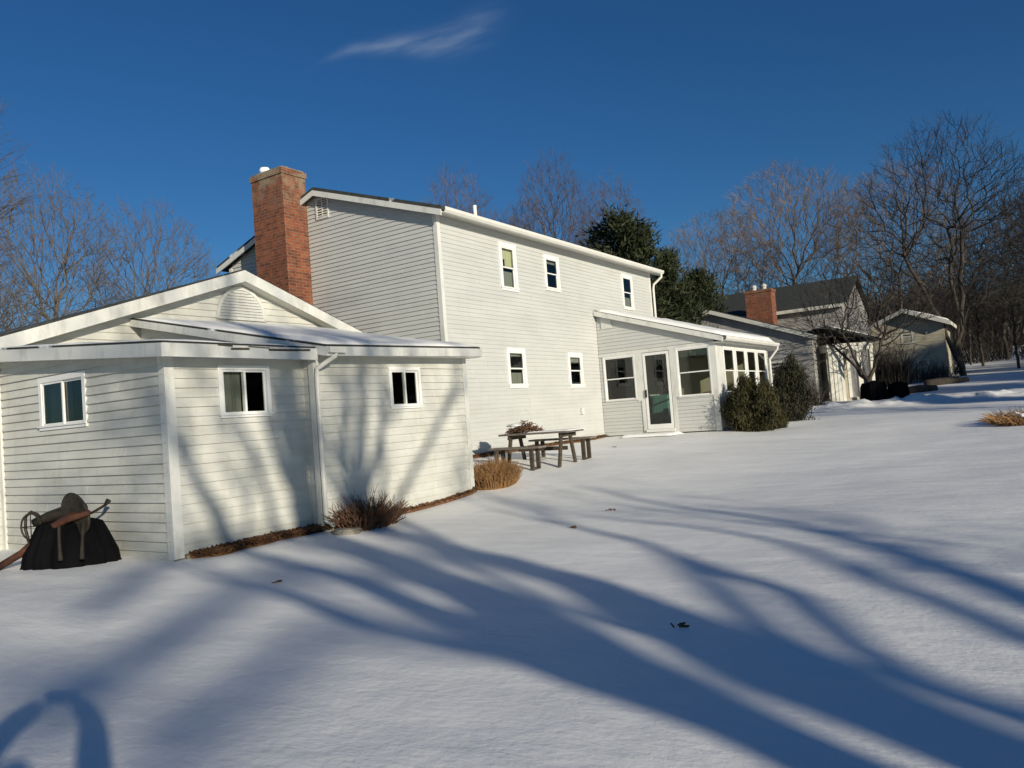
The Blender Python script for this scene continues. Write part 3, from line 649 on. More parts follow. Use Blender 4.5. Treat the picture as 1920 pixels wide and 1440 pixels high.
# ------------------------------------------------------------------ trees
def nrm(v): return v.normalized()
def make_tree(seed, height, r0, stems=1, levels=5, spread=.45, droop=0., kids=(7,6,5,4,3), trunk_frac=.3, wander=.12, rmin=.012, ratio=.62, up=.10, fork=None, first=.25, lean=0., cr=.55, H=None, Wd=None, ratio2=.6):
    rr = random.Random(seed); T = MB(); C = MB()
    def grow(p, d, L, r, lev, T_):
        n = max(3, int(5-lev*.4)); pts = [Vector(p)]; rad = [r]; ds = [Vector(d)]
        w = wander*(1+.25*lev)
        for i in range(n):
            g_ = up if lev < 3 or droop == 0 else -droop
            d = nrm(d + Vector((rr.gauss(0,w), rr.gauss(0,w), rr.gauss(0,w*.6)+g_)))
            p = p + d*(L/n); pts.append(Vector(p)); rad.append(max(rmin*.6, r*(1-.75*(i+1)/n) if lev > 0 else r*(1-.62*(i+1)/n))); ds.append(Vector(d))
        sides = 10 if lev == 0 else 6 if lev == 1 else 4 if lev == 2 else 3
        (T if lev <= 1 else C).tube(pts, rad, sides, cap=False)
        if lev >= levels: return
        nk = kids[lev]
        for k in range(nk):
            t = (first if lev == 0 else .18) + (1-(first if lev == 0 else .18))*(k+rr.random()*.9)/nk
            t = min(t, .99); f_ = t*n; i = int(f_); fr = f_-i
            q = pts[i].lerp(pts[i+1], fr); dd = ds[i+1]; rq = rad[i]*(1-fr)+rad[i+1]*fr
            ref = Vector((rr.gauss(0,1),rr.gauss(0,1),rr.gauss(0,1))); side = nrm(ref - dd*ref.dot(dd))
            ang = spread*rr.uniform(.7,1.35)
            nd = nrm(dd*math.cos(ang)+side*math.sin(ang))
            grow(q, nd, L*rr.uniform(.7,1.15)*(ratio if lev == 0 else ratio2)*(1-.35*t if lev == 0 else 1-.25*t), max(rmin, rq*cr), lev+1, T_)
    if fork:
        for (d, L, r, h, off) in fork: grow(Vector((off[0],off[1],h)), nrm(Vector(d)), L, r, 0, T)
    else:
        for k in range(stems):
            a = 2*math.pi*k/stems+rr.random(); s_ = 0 if stems == 1 else .28
            grow(Vector((math.cos(a)*s_*.5, math.sin(a)*s_*.5, -.2)), nrm(Vector((math.cos(a)*s_+lean, math.sin(a)*s_, 1))), height*(.62 if stems==1 else .68), r0, 0, T)
    if H:
        zs = [v[2] for v in C.v]; k_ = H/max(zs); kx_ = k_
        if Wd:
            ww = sorted(math.hypot(v[0], v[1]) for v in C.v); kx_ = Wd/2/ww[int(len(ww)*.97)]
        for B in (T, C): B.v = [(v[0]*kx_, v[1]*kx_, v[2]*k_) for v in B.v]
    return T, C
def make_crown(seed, H, W, h0, n, stems=((0,0,1),), r_tip=.006, k=.55, bend=.8, pipe=2.35, tw=3, twl=.8, flat=.0, dome=.5, low=.0, trunk_h=1.2, rmax=.4, split=.05, D=None, off=(0,0)):
    """Bare tree grown into a rounded crown: points in the crown are joined one by one to the nearest limb, radii follow the pipe rule."""
    rr = random.Random(seed); D = D or W
    P = [Vector((0,0,-.25)), Vector((0,0,trunk_h*.5)), Vector((rr.gauss(0,.05),rr.gauss(0,.05),trunk_h))]; par = [-1,0,1]; cost = [0,.3,.6]; base_n = 3
    for (sx, sy, L) in stems:
        last = 2; q = Vector(P[2])
        for j in range(4):
            q = q+Vector((sx*L/4+rr.gauss(0,.05), sy*L/4+rr.gauss(0,.05), L/4*(1-.12*j*math.hypot(sx,sy)))); P.append(Vector(q)); par.append(last); cost.append(cost[last]+L/4*k*.6); last = len(P)-1
    pts = []
    while len(pts) < n:
        x, y, z = rr.uniform(-1,1), rr.uniform(-1,1), rr.uniform(0,1)
        rz_ = math.sin(math.pi*min(1, (z*(1-.12)+.12)**(.9)))**dome if z > .45 else (.55+.45*(z/.45))*(1-low)
        rad = math.hypot(x, y)
        if rad < rz_ and rr.random() < .35+.65*(rad/rz_)**.8:
            pts.append(Vector((x*W/2+off[0]*z, y*D/2+off[1]*z, h0+z*(H-h0))))
    c0 = Vector((0,0,trunk_h)); pts.sort(key=lambda p: (p-c0).length)
    N_ = len(P)+len(pts); A = np.zeros((N_,3)); A[:len(P)] = [tuple(p) for p in P]; cst = np.zeros(N_); cst[:len(P)] = cost
    dr = np.zeros((N_,3)); dr[:,2] = 1
    for i in range(1, len(P)):
        v = A[i]-A[par[i]]; dr[i] = v/np.linalg.norm(v)
    m = len(P)
    for p in pts:
        v = np.array(tuple(p))-A[1:m]; d = np.linalg.norm(v, axis=1)+1e-6; cs = (v*dr[1:m]).sum(1)/d
        c = d*(1+bend*(1-cs))+k*cst[1:m]; j = int(c.argmin())+1
        # long reaches get a bent intermediate joint
        dj = d[j-1]
        A[m] = tuple(p); par.append(j); cst[m] = cst[j]+dj; v_ = (A[m]-A[j])/dj; dr[m] = v_*.7+dr[j]*.3; dr[m] /= np.linalg.norm(dr[m]); m += 1
    ch = [[] for _ in range(m)]
    for i in range(1, m): ch[par[i]].append(i)
    w_ = np.zeros(m)
    order = sorted(range(m), key=lambda i: -cst[i])
    seen = [0]*m; stack = [0]; topo = []
    while stack:
        i = stack.pop(); topo.append(i); stack += ch[i]
    for i in reversed(topo): w_[i] = (r_tip**pipe)*(1 if not ch[i] else 0)+sum(w_[j] for j in ch[i])+(r_tip*.5)**pipe
    rad = np.minimum(w_**(1/pipe), rmax)
    T = MB(); C = MB()
    def V3(i): return Vector(A[i])
    chains = [(0, None)]
    while chains:
        st, pr = chains.pop(); pl = [pr, st] if pr is not None else [st]; i = st
        while ch[i]:
            cs_ = sorted(ch[i], key=lambda j: -rad[j]); nxt = cs_[0]
            for o_ in cs_[1:]: chains.append((o_, i))
            pl.append(nxt); i = nxt
        Pp = []; Rr = []
        for a_, b_ in zip(pl[:-1], pl[1:]):
            va, vb = V3(a_), V3(b_); ra = min(rad[a_], rad[b_]*1.5) if a_ == pr else rad[a_]
            L = (vb-va).length; mid = va.lerp(vb, .5)+Vector((rr.gauss(0,1),rr.gauss(0,1),rr.gauss(0,1)-.25))*L*.07
            Pp += [va, mid]; Rr += [ra, (ra+rad[b_])/2]
        Pp.append(V3(pl[-1])); Rr.append(rad[pl[-1]])
        if len(Pp) < 2: continue
        cut = next((q for q, r__ in enumerate(Rr) if r__ < split), len(Rr))
        if cut >= 2: T.tube(Pp[:cut+1], Rr[:cut+1], 8, cap=False)
        if cut < 2: cut = 0
        if len(Pp)-cut >= 2: C.tube(Pp[cut:], Rr[cut:], 4 if Rr[cut] > .03 else 3, cap=False)
    cc_ = Vector((0,0,h0+(H-h0)*.25))
    for i in range(base_n+4, m):
        if len(ch[i]) > 1: continue
        for q in range(tw if not ch[i] else 1):
            d_ = nrm(Vector(dr[i])*1.0+nrm(V3(i)-cc_)*.5+Vector((rr.gauss(0,.5),rr.gauss(0,.5),rr.gauss(0,.4)-flat))); L = twl*rr.uniform(.4,1.2); p = V3(i)
            e = p+d_*L*.55; f_ = e+nrm(d_+Vector((rr.gauss(0,.25),rr.gauss(0,.25),.12-flat)))*L*.5
            C.tube([p,e,f_], [r_tip*.9, r_tip*.7, r_tip*.35], 3, cap=False)
            for z_ in range(2):
                g_ = p.lerp(f_, rr.uniform(.3,.8)); C.tube([g_, g_+nrm(d_+Vector((rr.gauss(0,.6),rr.gauss(0,.6),rr.gauss(0,.4)-flat)))*L*.45], [r_tip*.6, r_tip*.3], 3, cap=False)
    return T, C
def tree_obj(T, C, loc, label, name='bare_tree', barkm='bark', twigm='twig', group=None, rot=0, sc=1):
    t = thing(name, label, 'tree', (0,0,0), group)
    T.build('trunk', barkm, t, smooth=True); C.build('crown', twigm, t)
    t.location = loc; t.rotation_euler.z = rot; t.scale = (sc,sc,sc); return t
def copy_tree(src, loc, rot, sc, label, group=None):
    t = src.copy(); col.objects.link(t); t.location = loc; t.rotation_euler.z = rot; t.scale = sc if hasattr(sc,'__len__') else (sc,sc,sc); t['label'] = label
    if group: t['group'] = group
    for ch_ in [o for o in bpy.data.objects if o.parent == src]:
        c_ = ch_.copy(); col.objects.link(c_); c_.parent = t
    return t
def at(x, y, dz=-.1): return (x, y, gz(x, y)+dz)
GB = 'bare trees standing beyond the house'
p1 = make_crown(11, 17.4, 8.6, 5.0, 1150, stems=((.25,.1,4),(-.3,.15,4),(.02,-.1,5)), r_tip=.010, k=.62, trunk_h=3.5, tw=3, twl=1.0)
t1 = tree_obj(*p1, at(22.6,46.6), 'tall round-headed bare tree left of the low gable', group=GB)
p2 = make_crown(23, 16.6, 8.8, 5.5, 950, stems=((.35,.0,4),(-.35,.1,4),(0,.1,5)), r_tip=.010, k=.62, trunk_h=3.0, tw=3, twl=1.0)
t2 = tree_obj(*p2, at(29.0,46.5), 'shorter bare tree just left of the chimney', group=GB)
p3 = make_crown(35, 17.9, 6.4, 5.0, 1300, stems=((.1,.05,6),(-.12,.1,5)), r_tip=.009, k=.5, trunk_h=4, tw=4, twl=.9, dome=.8)
t3 = tree_obj(*p3, at(43.6,24.6), 'tallest purple-brown tree behind the long roof', twigm='twig_purple', group=GB)
copy_tree(t3, at(40.6,30.2), 1.4, 1.0, 'small bare treetop showing above the roof near the corner', GB)
copy_tree(t3, at(47.8,22.4), 3.9, (.95,.95,.93), 'bare purple-brown treetop just left of the pine', GB)
copy_tree(t3, at(43.0,27.6), 5.1, (.9,.9,.82), 'lower bare treetop left of the tallest purple-brown one', GB)
p4 = make_crown(41, 17.6, 12.5, 6.0, 1500, stems=((.5,.3,5),(-.55,-.1,5),(.1,-.5,5),(-.1,.5,5),(0,0,6)), r_tip=.010, k=.5, trunk_h=2.5, tw=5, twl=1.0, flat=.05, dome=.42)
t4 = tree_obj(*p4, at(67,15.2), 'wide willow with brown twigs over the neighbour roof', twigm='twig_willow', group='bare trees beyond the neighbour house', sc=1.03)
GN = 'bare trees beyond the neighbour house'
copy_tree(t4, at(66.5,21.3), 2.2, .88, 'leftmost brown willow beyond the neighbour roof', GN)
copy_tree(t4, at(66.5,7.4), 4.0, .92, 'willow with orange-brown top beside the tall dark tree', GN)
# the tall three-stemmed tree at right
p5 = make_crown(57, 17.0, 11.0, 4.5, 1250, stems=((-.20,.32,8),(0,.02,9),(.05,-.09,9)), r_tip=.012, k=.40, trunk_h=.8, tw=3, twl=1.2, rmax=.42, dome=.6)
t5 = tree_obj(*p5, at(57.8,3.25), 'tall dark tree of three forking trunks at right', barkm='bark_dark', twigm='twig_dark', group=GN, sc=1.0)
# crooked old tree by the neighbour's yard
p6 = make_crown(64, 6.4, 6.2, 1.9, 520, stems=((-.25,.35,2.4),(.2,-.4,2.2),(-.1,.7,2.4)), r_tip=.009, k=.5, bend=.5, trunk_h=1.0, tw=4, twl=.7, rmax=.2, split=.035)
t6 = tree_obj(*p6, at(38.6,5.9), 'crooked dark tree in front of the neighbour house', barkm='bark_dark', twigm='twig_dark')
# woods at the right edge and behind
p7 = make_crown(71, 15, 6.5, 3.5, 620, stems=((.1,.05,5),), r_tip=.013, k=.5, trunk_h=3, tw=3, twl=1.1)
GW = 'bare trees of the wood at the right edge'
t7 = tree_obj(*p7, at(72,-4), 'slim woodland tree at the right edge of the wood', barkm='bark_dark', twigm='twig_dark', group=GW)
rr = random.Random(5)
places = [(66,-1.5,1.0),(78,1,.95),(84,-3,1.1),(70,6,.5),(80,6.5,.6),(88,4,1),(92,10,.9),(96,-1,1.1),(92,16,.6),(75,-8,1.1),(88,-9,1.15),(64,-5,.9),(100,6,1.1),(70,2.5,.62),(95,20,.8),(62,.2,.55),(68,-3,.6),(74,3.5,.5),(66,4.6,.45),(79,-2,.5)]
for i, (x, y, s_) in enumerate(places):
    copy_tree(t7, at(x, y), rr.uniform(0,6.28), (s_, s_, s_*rr.uniform(.85,1.0)), 'dark bare woodland tree among others on the far slope behind the neighbour yard', GW)
# low brush under the wood
def brush(name, label, pts, h, n, mat, seed, cat='shrub', kind=None, sp=.6):
    r_ = random.Random(seed); m = MB()
    for i in range(n):
        bx, by, br = pts[r_.randrange(len(pts))]
        a = r_.random()*6.28; q = br*math.sqrt(r_.random()); x, y = bx+q*math.cos(a), by+q*math.sin(a)
        d_ = Vector((r_.gauss(0,sp), r_.gauss(0,sp), 1)).normalized(); L = h*r_.uniform(.4,1.0); p = Vector((x,y,gz(x,y)-.05)); w = L*.012+.004
        s1 = Vector((r_.gauss(0,1),r_.gauss(0,1),0)).normalized()*w
        p2_ = p+d_*L*.5; p3_ = p2_+nrm(d_+Vector((r_.gauss(0,.3),r_.gauss(0,.3),0)))*L*.5
        m.poly([p-s1,p+s1,p2_+s1*.7,p2_-s1*.7]); m.poly([p2_-s1*.7,p2_+s1*.7,p3_])
        for b_ in range(3):
            q0 = p.lerp(p3_, r_.uniform(.3,.9)); q1 = q0+nrm(d_+Vector((r_.gauss(0,.7),r_.gauss(0,.7),0)))*L*.3; m.poly([q0-s1*.5,q0+s1*.5,q1])
    o = m.build(name, mat); tag(o, label, cat, kind=kind); return o
pts = [(60+i*2.2+rr.uniform(-1,1), 9-i*.4+rr.uniform(-3,7), 2.2) for i in range(18)]+[(62+i*2.5, -2-rr.random()*4, 2.2) for i in range(14)]
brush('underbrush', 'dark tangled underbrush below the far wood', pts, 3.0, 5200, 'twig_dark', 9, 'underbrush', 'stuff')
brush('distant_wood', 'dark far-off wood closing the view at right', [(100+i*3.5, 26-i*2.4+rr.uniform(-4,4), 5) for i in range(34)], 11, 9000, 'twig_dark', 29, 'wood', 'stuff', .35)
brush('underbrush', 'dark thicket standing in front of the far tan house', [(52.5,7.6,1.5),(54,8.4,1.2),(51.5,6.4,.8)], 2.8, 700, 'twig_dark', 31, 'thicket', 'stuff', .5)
# hedge-like far tree line behind everything at left and centre
p8 = make_crown(83, 11, 9.5, 2.5, 700, stems=((.5,.1,3),(-.45,.2,3),(.0,-.4,3)), r_tip=.010, k=.6, trunk_h=1.5, tw=3, twl=1.0)
t8 = tree_obj(*p8, at(14,38), 'low spreading bare tree at the left edge beyond the low gable', group=GB)
for (x, y, r_, s_, lb) in ((17.5,44,1.2,.95,'bushy bare tree second from the left edge'),(26.3,45.5,2.5,.62,'low bare tree between the two round-headed ones'),(33.5,50,3.5,.8,'low bare tree hugging the chimney side')):
    copy_tree(t8, at(x, y), r_, s_, lb, GB)
# tall tree cut by the left edge
copy_tree(t1, at(8.2,25.2), 2.2, (.72,.72,.82), 'tall bare tree cut off by the left edge', GB)

# ---- evergreens
def evergreen(seed, h, w, n, mat, blade=.16, shape='pine', base=.1):
    r_ = random.Random(seed); T = MB(); C = MB()
    T.tube([(0,0,-.2),(0,0,h*.5),(.05,0,h*.93)], [w*.06,w*.04,.02], 8)
    tufts = []
    if shape == 'pine':
        nb = int(h*14)
        for i in range(nb):
            t = base+(1-base)*((i+r_.random())/nb); z = t*h; a = r_.random()*6.28
            L = w*(1-t)**.48*r_.uniform(.55,1.12)*(.9 if t > .25 else .75)*(1+.25*math.sin(a*2+t*5))+.15
            d_ = Vector((math.cos(a), math.sin(a), r_.uniform(.05,.5))).normalized(); p = Vector((0,0,z)); T.tube([p, p+d_*L*.6, p+d_*L], [.05*(1-t)+.015,.03,.01], 4)
            for k_ in range(int(5+L*5)):
                u = r_.uniform(.25,1.05); q = p+d_*L*u+Vector((r_.gauss(0,.16),r_.gauss(0,.16),r_.gauss(0,.12)+.05))*(.5+L*.25)
                tufts.append((q, (d_+Vector((0,0,.5))).normalized()))
    else:
        for i in range(n):                                  # upright plumes, each a feathery spindle
            a = r_.random()*6.28; q = math.sqrt(r_.random()); b0 = Vector((math.cos(a)*w*.55*q, math.sin(a)*w*.55*q, 0)); tip = Vector((math.cos(a)*w*q*r_.uniform(.85,1.1), math.sin(a)*w*q*r_.uniform(.85,1.1), h*(1-.42*q**2.5)*r_.uniform(.80,1.04)))
            mid = (b0+tip)/2+Vector((math.cos(a), math.sin(a), 0))*w*.22*q; L = (tip-b0).length
            for k_ in range(int(L*26)):
                u = r_.random()**.8; c = b0*(1-u)**2+mid*2*u*(1-u)+tip*u*u; rr_ = .12*(1-u*.75)
                tufts.append((c+Vector((r_.gauss(0,rr_),r_.gauss(0,rr_),r_.gauss(0,.04))), nrm(tip-mid)))
    for q, d_ in tufts:
        for k_ in range(9):
            dd = nrm(d_+Vector((r_.gauss(0,.55),r_.gauss(0,.55),r_.gauss(0,.45)))); s1 = nrm(dd.cross(Vector((r_.gauss(0,1),r_.gauss(0,1),r_.gauss(0,1)))))*blade*.16
            L = blade*r_.uniform(.7,1.4); o_ = q+Vector((r_.gauss(0,1),r_.gauss(0,1),r_.gauss(0,1)))*blade*.6
            C.poly([o_-s1, o_+s1, o_+dd*L])
    return T, C
GE = 'evergreens behind the house'
e1 = evergreen(3, 9.9, 3.9, 0, 'needle', .33); te = tree_obj(*e1, at(34.6,16.0), 'broad dark pine rising over the far end of the roof', 'pine_tree', 'bark_dark', 'needle', GE)
copy_tree(te, at(36.3,14.2), 2, (.58,.58,.80), 'lower shoulder pine right of the broad dark pine', GE)
copy_tree(te, at(43.6,15.3), 4, (.75,.75,.78), 'small dark pine between the house and the neighbour roof', GE)
copy_tree(te, at(42.3,17.2), 1, (.7,.7,.66), 'low dark pine close behind the drainpipe corner', GE)
y1 = evergreen(8, 1.46, .70, 70, 'needle_yew', .10, 'yew'); ty = tree_obj(*y1, at(20.95,6.15,-.05), 'rounded green-brown yew bush at the sunroom corner', 'yew_bush', 'bark_dark', 'needle_yew', 'yew bushes by the sunroom'); ty['category'] = 'bush'
y2 = evergreen(18, 2.05, .52, 46, 'needle_dark', .10, 'yew'); y2 = tree_obj(*y2, at(24.9,6.05,-.05), 'taller dark upright yew behind and right of the rounded one', 'yew_bush', 'bark_dark', 'needle_dark', 'yew bushes by the sunroom'); y2['category'] = 'bush'
y3 = copy_tree(ty, at(21.9,5.75,-.05), 4.1, (.38,.38,.42), 'small yellow-green bush at the foot of the rounded yew', 'yew bushes by the sunroom')
# shade pines off to the right, out of frame, that throw the blue shade over the far snow
GS = 'pines on the sunny side of the neighbour yard'
for (x, y, s_) in ((36,-18,1.0),(41,-20,1.15),(46,-19,1.0),(51,-22,1.15),(26,-17,.8)):
    copy_tree(te, at(x, y), rnd.random()*6, s_, 'dark pine on the sunny side of the far yard, outside the photograph', GS)
for (x, y, s_) in ((22,-12,.9),(38,-13,.95),(44,-14,1)):
    copy_tree(t1, at(x, y), rnd.random()*6, s_*.8, 'bare tree on the sunny side of the far yard, outside the photograph', 'bare trees on the sunny side of the yard')

# ---- the multi-stemmed tree behind the camera whose shadow crosses the snow
RX, RY = LY, -LX                                            # to the right of the light's direction
BA = -10.0
def W(lat, alo, h=0): return (RX*lat+LX*alo, RY*lat+LY*alo, h)
fx, fy, _ = W(3.2, BA)
def dl(l, up_, al=0.): return (RX*l+LX*al, RY*l+LY*al, up_)
def o2(l, a=0.): return (RX*l+LX*a, RY*l+LY*a)
T = MB(); C = MB(); G0_ = gz(fx, fy)
def stem(pts, rad):                                         # (lateral, height, along) control points
    out = []; rr_ = []
    P3 = [Vector((RX*(l)+LX*a, RY*(l)+LY*a, h+(.965-G0_ if h > 1 else (.965-G0_)*max(0,h)))) for l, h, a in pts]
    for i in range(len(P3)-1):
        for k_ in range(4): out.append(P3[i].lerp(P3[i+1], k_/4)+Vector((rnd.gauss(0,.012),rnd.gauss(0,.012),0))); rr_.append(rad[i]+(rad[i+1]-rad[i])*k_/4)
    out.append(P3[-1]); rr_.append(rad[-1]); T.tube(out, rr_, 10, cap=False); return out, rr_
# laterals are relative to the trunk foot at lateral 3.2
S1 = stem([(-.10,-.2,0),(-.42,1.2,0),(-.50,2.2,0),(-.42,2.55,0),(-.34,2.85,.05),(-.12,3.3,.1),(-.06,3.84,.1),(-.12,4.56,.1),(-.18,5.1,.1),(-.24,5.9,.1),(-.32,6.7,.2),(-.30,7.6,.2),(-.11,9.7,.2),(-.05,11.5,.2)], [.40,.26,.20,.20,.25,.27,.24,.24,.23,.21,.19,.16,.10,.04])
S1b = stem([(-.40,2.6,0),(-.55,3.0,.05),(-.65,3.26,.05),(-.76,3.86,.1),(-1.15,4.4,.1),(-1.48,5.1,.1),(-1.72,5.57,.1),(-1.98,6.1,.1),(-2.4,7.2,.1)], [.15,.17,.15,.13,.11,.10,.08,.06,.03])
S1c = stem([(-.5,2.3,0),(-.75,2.85,.05),(-1.08,3.15,.1),(-1.35,3.6,.1),(-1.85,4.2,.1),(-2.5,5.1,.2)], [.09,.085,.08,.07,.05,.02])
S1d = stem([(-.15,4.0,.1),(-.45,4.5,.1),(-.67,5.0,.1),(-.86,5.75,.1),(-1.1,6.3,.1),(-1.2,7.3,.1)], [.08,.07,.06,.055,.04,.02])
S2 = stem([(.20,-.2,0),(.16,1.2,0),(.08,2.2,0),(.28,2.55,0),(.42,2.8,0),(.70,3.19,.1),(.78,3.6,.1),(.74,4.1,.1),(.74,4.7,.1),(.67,5.2,.1),(.86,6.24,.2),(.92,7.05,.2),(1.0,9.2,.2)], [.40,.27,.24,.31,.27,.23,.19,.16,.14,.11,.09,.08,.03])
S2a = stem([(.72,4.2,.1),(.50,4.8,.1),(.45,5.3,.1),(.49,6.2,.2),(.53,7.0,.2),(.6,9,.2)], [.11,.10,.09,.08,.07,.03])
S2b = stem([(.74,4.5,.1),(.80,5.2,.1),(1.14,5.92,.15),(1.30,6.6,.2),(1.4,8,.2)], [.09,.085,.08,.06,.02])
S2c = stem([(.76,3.9,.1),(1.1,4.5,.1),(1.44,5.1,.1),(1.9,5.7,.1),(2.55,6.46,.2),(3.0,6.98,.2)], [.09,.08,.07,.06,.05,.03])
S0 = stem([(0,2.0,.1),(.05,2.48,.1),(.12,2.69,.1),(.10,2.95,.1),(.27,3.39,.2),(.55,3.97,.2),(.95,4.75,.2),(1.2,5.6,.2),(1.3,7,.2)], [.05,.045,.04,.04,.05,.05,.045,.03,.015])
S3 = stem([(.25,2.2,0),(.55,2.55,0),(.78,2.70,0),(.98,2.82,0),(1.39,3.0,0),(2.2,3.36,.1),(2.5,3.8,.1),(2.7,4.6,.1)], [.08,.07,.07,.07,.07,.05,.035,.02])
S4 = stem([(.25,1.3,0),(.46,2.0,0),(.60,2.32,0),(.92,2.56,-.05),(1.59,2.85,-.05),(1.95,3.2,0),(2.38,3.6,0),(2.6,4.1,0),(3.2,4.8,0)], [.10,.075,.065,.07,.08,.075,.05,.04,.02])
S5 = stem([(.3,.6,-.1),(.9,1.7,-.1),(1.62,2.39,-.1),(2.19,2.74,-.1),(3.1,3.24,-.1),(3.3,3.65,-.1),(3.1,4.2,-.1)], [.10,.08,.07,.065,.05,.04,.02])
S6 = stem([(.3,.3,-.1),(1.2,1.6,-.2),(2.24,2.48,-.2),(2.72,2.72,-.2),(3.42,3.07,-.2),(4.05,3.56,-.3),(4.3,4.1,-.3),(4.7,5.0,-.3)], [.14,.11,.10,.095,.08,.06,.045,.02])
def gr(p, d, L, r, lev, rr_):
    pts = [Vector(p)]; rad = [r]
    for i in range(4):
        d = nrm(d+Vector((rr_.gauss(0,.16),rr_.gauss(0,.16),rr_.gauss(0,.1)+.06))); p = p+d*L/4; pts.append(Vector(p)); rad.append(max(.005, r*(1-.8*(i+1)/4)))
    C.tube(pts, rad, 5 if lev == 0 else 3, cap=False)
    if lev >= 3: return
    for k_ in range(4):
        i = rr_.randrange(1,5); ref = Vector((rr_.gauss(0,1),rr_.gauss(0,1),rr_.gauss(0,1))); sd = nrm(ref-d*ref.dot(d)); gr(pts[i], nrm(d+sd*.55), L*rr_.uniform(.5,.75), max(.006, rad[i]*.8), lev+1, rr_)
r_ = random.Random(77)
for (st, ra_), cnt in ((S1,4),(S1b,4),(S1c,4),(S1d,3),(S2,5),(S2a,3),(S2b,3),(S2c,3),(S3,1),(S4,1),(S5,2),(S6,2)):
    for k_ in range(cnt):
        i = r_.randrange(len(st)//2, len(st)-1); d0 = nrm(st[i+1]-st[i]); ref = Vector((r_.gauss(0,1),r_.gauss(0,1),r_.gauss(0,.5))); sd = nrm(ref-d0*ref.dot(d0))
        gr(st[i], nrm(d0+sd*.5), r_.uniform(1.2,2.4), ra_[i]*.5, 0, r_)
T2, C2 = make_crown(140, 14.5, 6.6, 7.6, 60, stems=((.05,0,5),), r_tip=.014, k=.5, trunk_h=1, tw=2, twl=1.0)
C.v, n_c = C.v, len(C.v)
C.f += [tuple(i+n_c for i in f_) for f_ in C2.f]; C.v += [(v[0]+RX*.2, v[1]+RY*.2, v[2]) for v in C2.v]
tree_obj(T, C, (fx, fy, gz(fx, fy)), 'large many-stemmed bare tree behind the photographer', 'bare_tree', group='bare trees behind the photographer')
# a second, smaller tree further left that dapples the snow at lower left
T = MB(); C = MB(); qx, qy, _ = W(3.95, -27); gq = gz(qx, qy); r_ = random.Random(15)
def stem2(pts, rad):                                        # (absolute lateral, absolute height)
    P3 = [Vector((RX*(l-3.95), RY*(l-3.95), h-gq)) for l, h in pts]; T.tube(P3, rad, 10, cap=False)
    for k_ in range(3):
        i_ = r_.randrange(1, len(P3)-1); d0 = nrm(P3[i_+1]-P3[i_]); gr(P3[i_], nrm(d0+Vector((r_.gauss(0,.4),r_.gauss(0,.4),.3))), r_.uniform(1.2,2.2), rad[i_]*.4, 1, r_)
stem2([(3.95,gq-.2),(3.9,4),(3.85,7),(3.8,10),(3.7,13)], [.26,.20,.15,.11,.05])
stem2([(3.85,7.9),(2.9,9.2),(2.0,9.6),(1.25,9.3),(.6,9.0),(.1,8.78),(-.2,8.45)], [.14,.13,.14,.13,.15,.12,.03])
stem2([(3.87,7.2),(2.7,8.5),(1.7,8.85),(1.0,8.6),(.4,8.36),(.0,8.0)], [.12,.11,.11,.12,.10,.03])
stem2([(3.82,9.2),(2.3,10.3),(1.1,10.1),(.5,9.65),(.1,9.4)], [.12,.11,.10,.14,.04])
tree_obj(T, C, (qx, qy, gq), 'wide-limbed bare tree far behind the photographer, nearest the light', group='bare trees behind the photographer')

# ------------------------------------------------------------------ dry grasses and twigs by the walls
def tuft(name, label, x, y, rx, ry, h, n, mat, lean, seed, cut=False, th=.006):
    r_ = random.Random(seed); m = MB()
    for i in range(n):
        a = r_.random()*6.28; q = math.sqrt(r_.random()); px, py = x+rx*q*math.cos(a), y+ry*q*math.sin(a)
        d_ = nrm(Vector((math.cos(a)*q*lean+r_.gauss(0,lean*.35), math.sin(a)*q*lean+r_.gauss(0,lean*.35), 1)))
        L = h*(r_.uniform(.82,1.0) if cut else r_.uniform(.4,1.05)*(1-.3*q)); p = Vector((px,py,gz(px,py)-.04))
        pts = [p, p+d_*L*.55, p+d_*L*.55+nrm(d_+Vector((math.cos(a)*lean*.6+r_.gauss(0,.2),math.sin(a)*lean*.6+r_.gauss(0,.2),-.15*(not cut))))*L*.45]
        m.tube(pts, [th,th*.8,th*.3], 3, cap=False)
        if not cut and r_.random() < .6:
            for b_ in range(2):
                s_ = pts[1].lerp(pts[2], r_.random()); m.tube([s_, s_+nrm(d_+Vector((r_.gauss(0,.6),r_.gauss(0,.6),.2)))*L*.25], [th*.5,th*.2], 3, cap=False)
    o = m.build(name, mat); origin_to(o, (x, y, gz(x,y))); tag(o, label, 'shrub'); return o
tuft('bare_shrub', 'dark red-brown spiky bare shrub against the right shed', 8.12, 8.0, .44, .26, .62, 520, 'stem_red', .75, 2, th=.008)
tuft('ornamental_grass', 'clipped tan ornamental grass clump at the shed corner', 11.75, 8.3, .44, .36, .56, 1900, 'stem_tan', .38, 3, th=.007)
# flat stone by the downspout
m = MB(); m.lathe((7.62, 7.93, gz(7.62,7.93)-.02), [(.05,0),(.2,.01),(.22,.05),(.17,.08),(.03,.085)], 12, .15); o = m.build('splash_stone', 'stone', smooth=False); origin_to(o, (7.62,7.93,gz(7.62,7.93))); tag(o, 'flat grey splash stone below the downspout of the shed', 'stone')

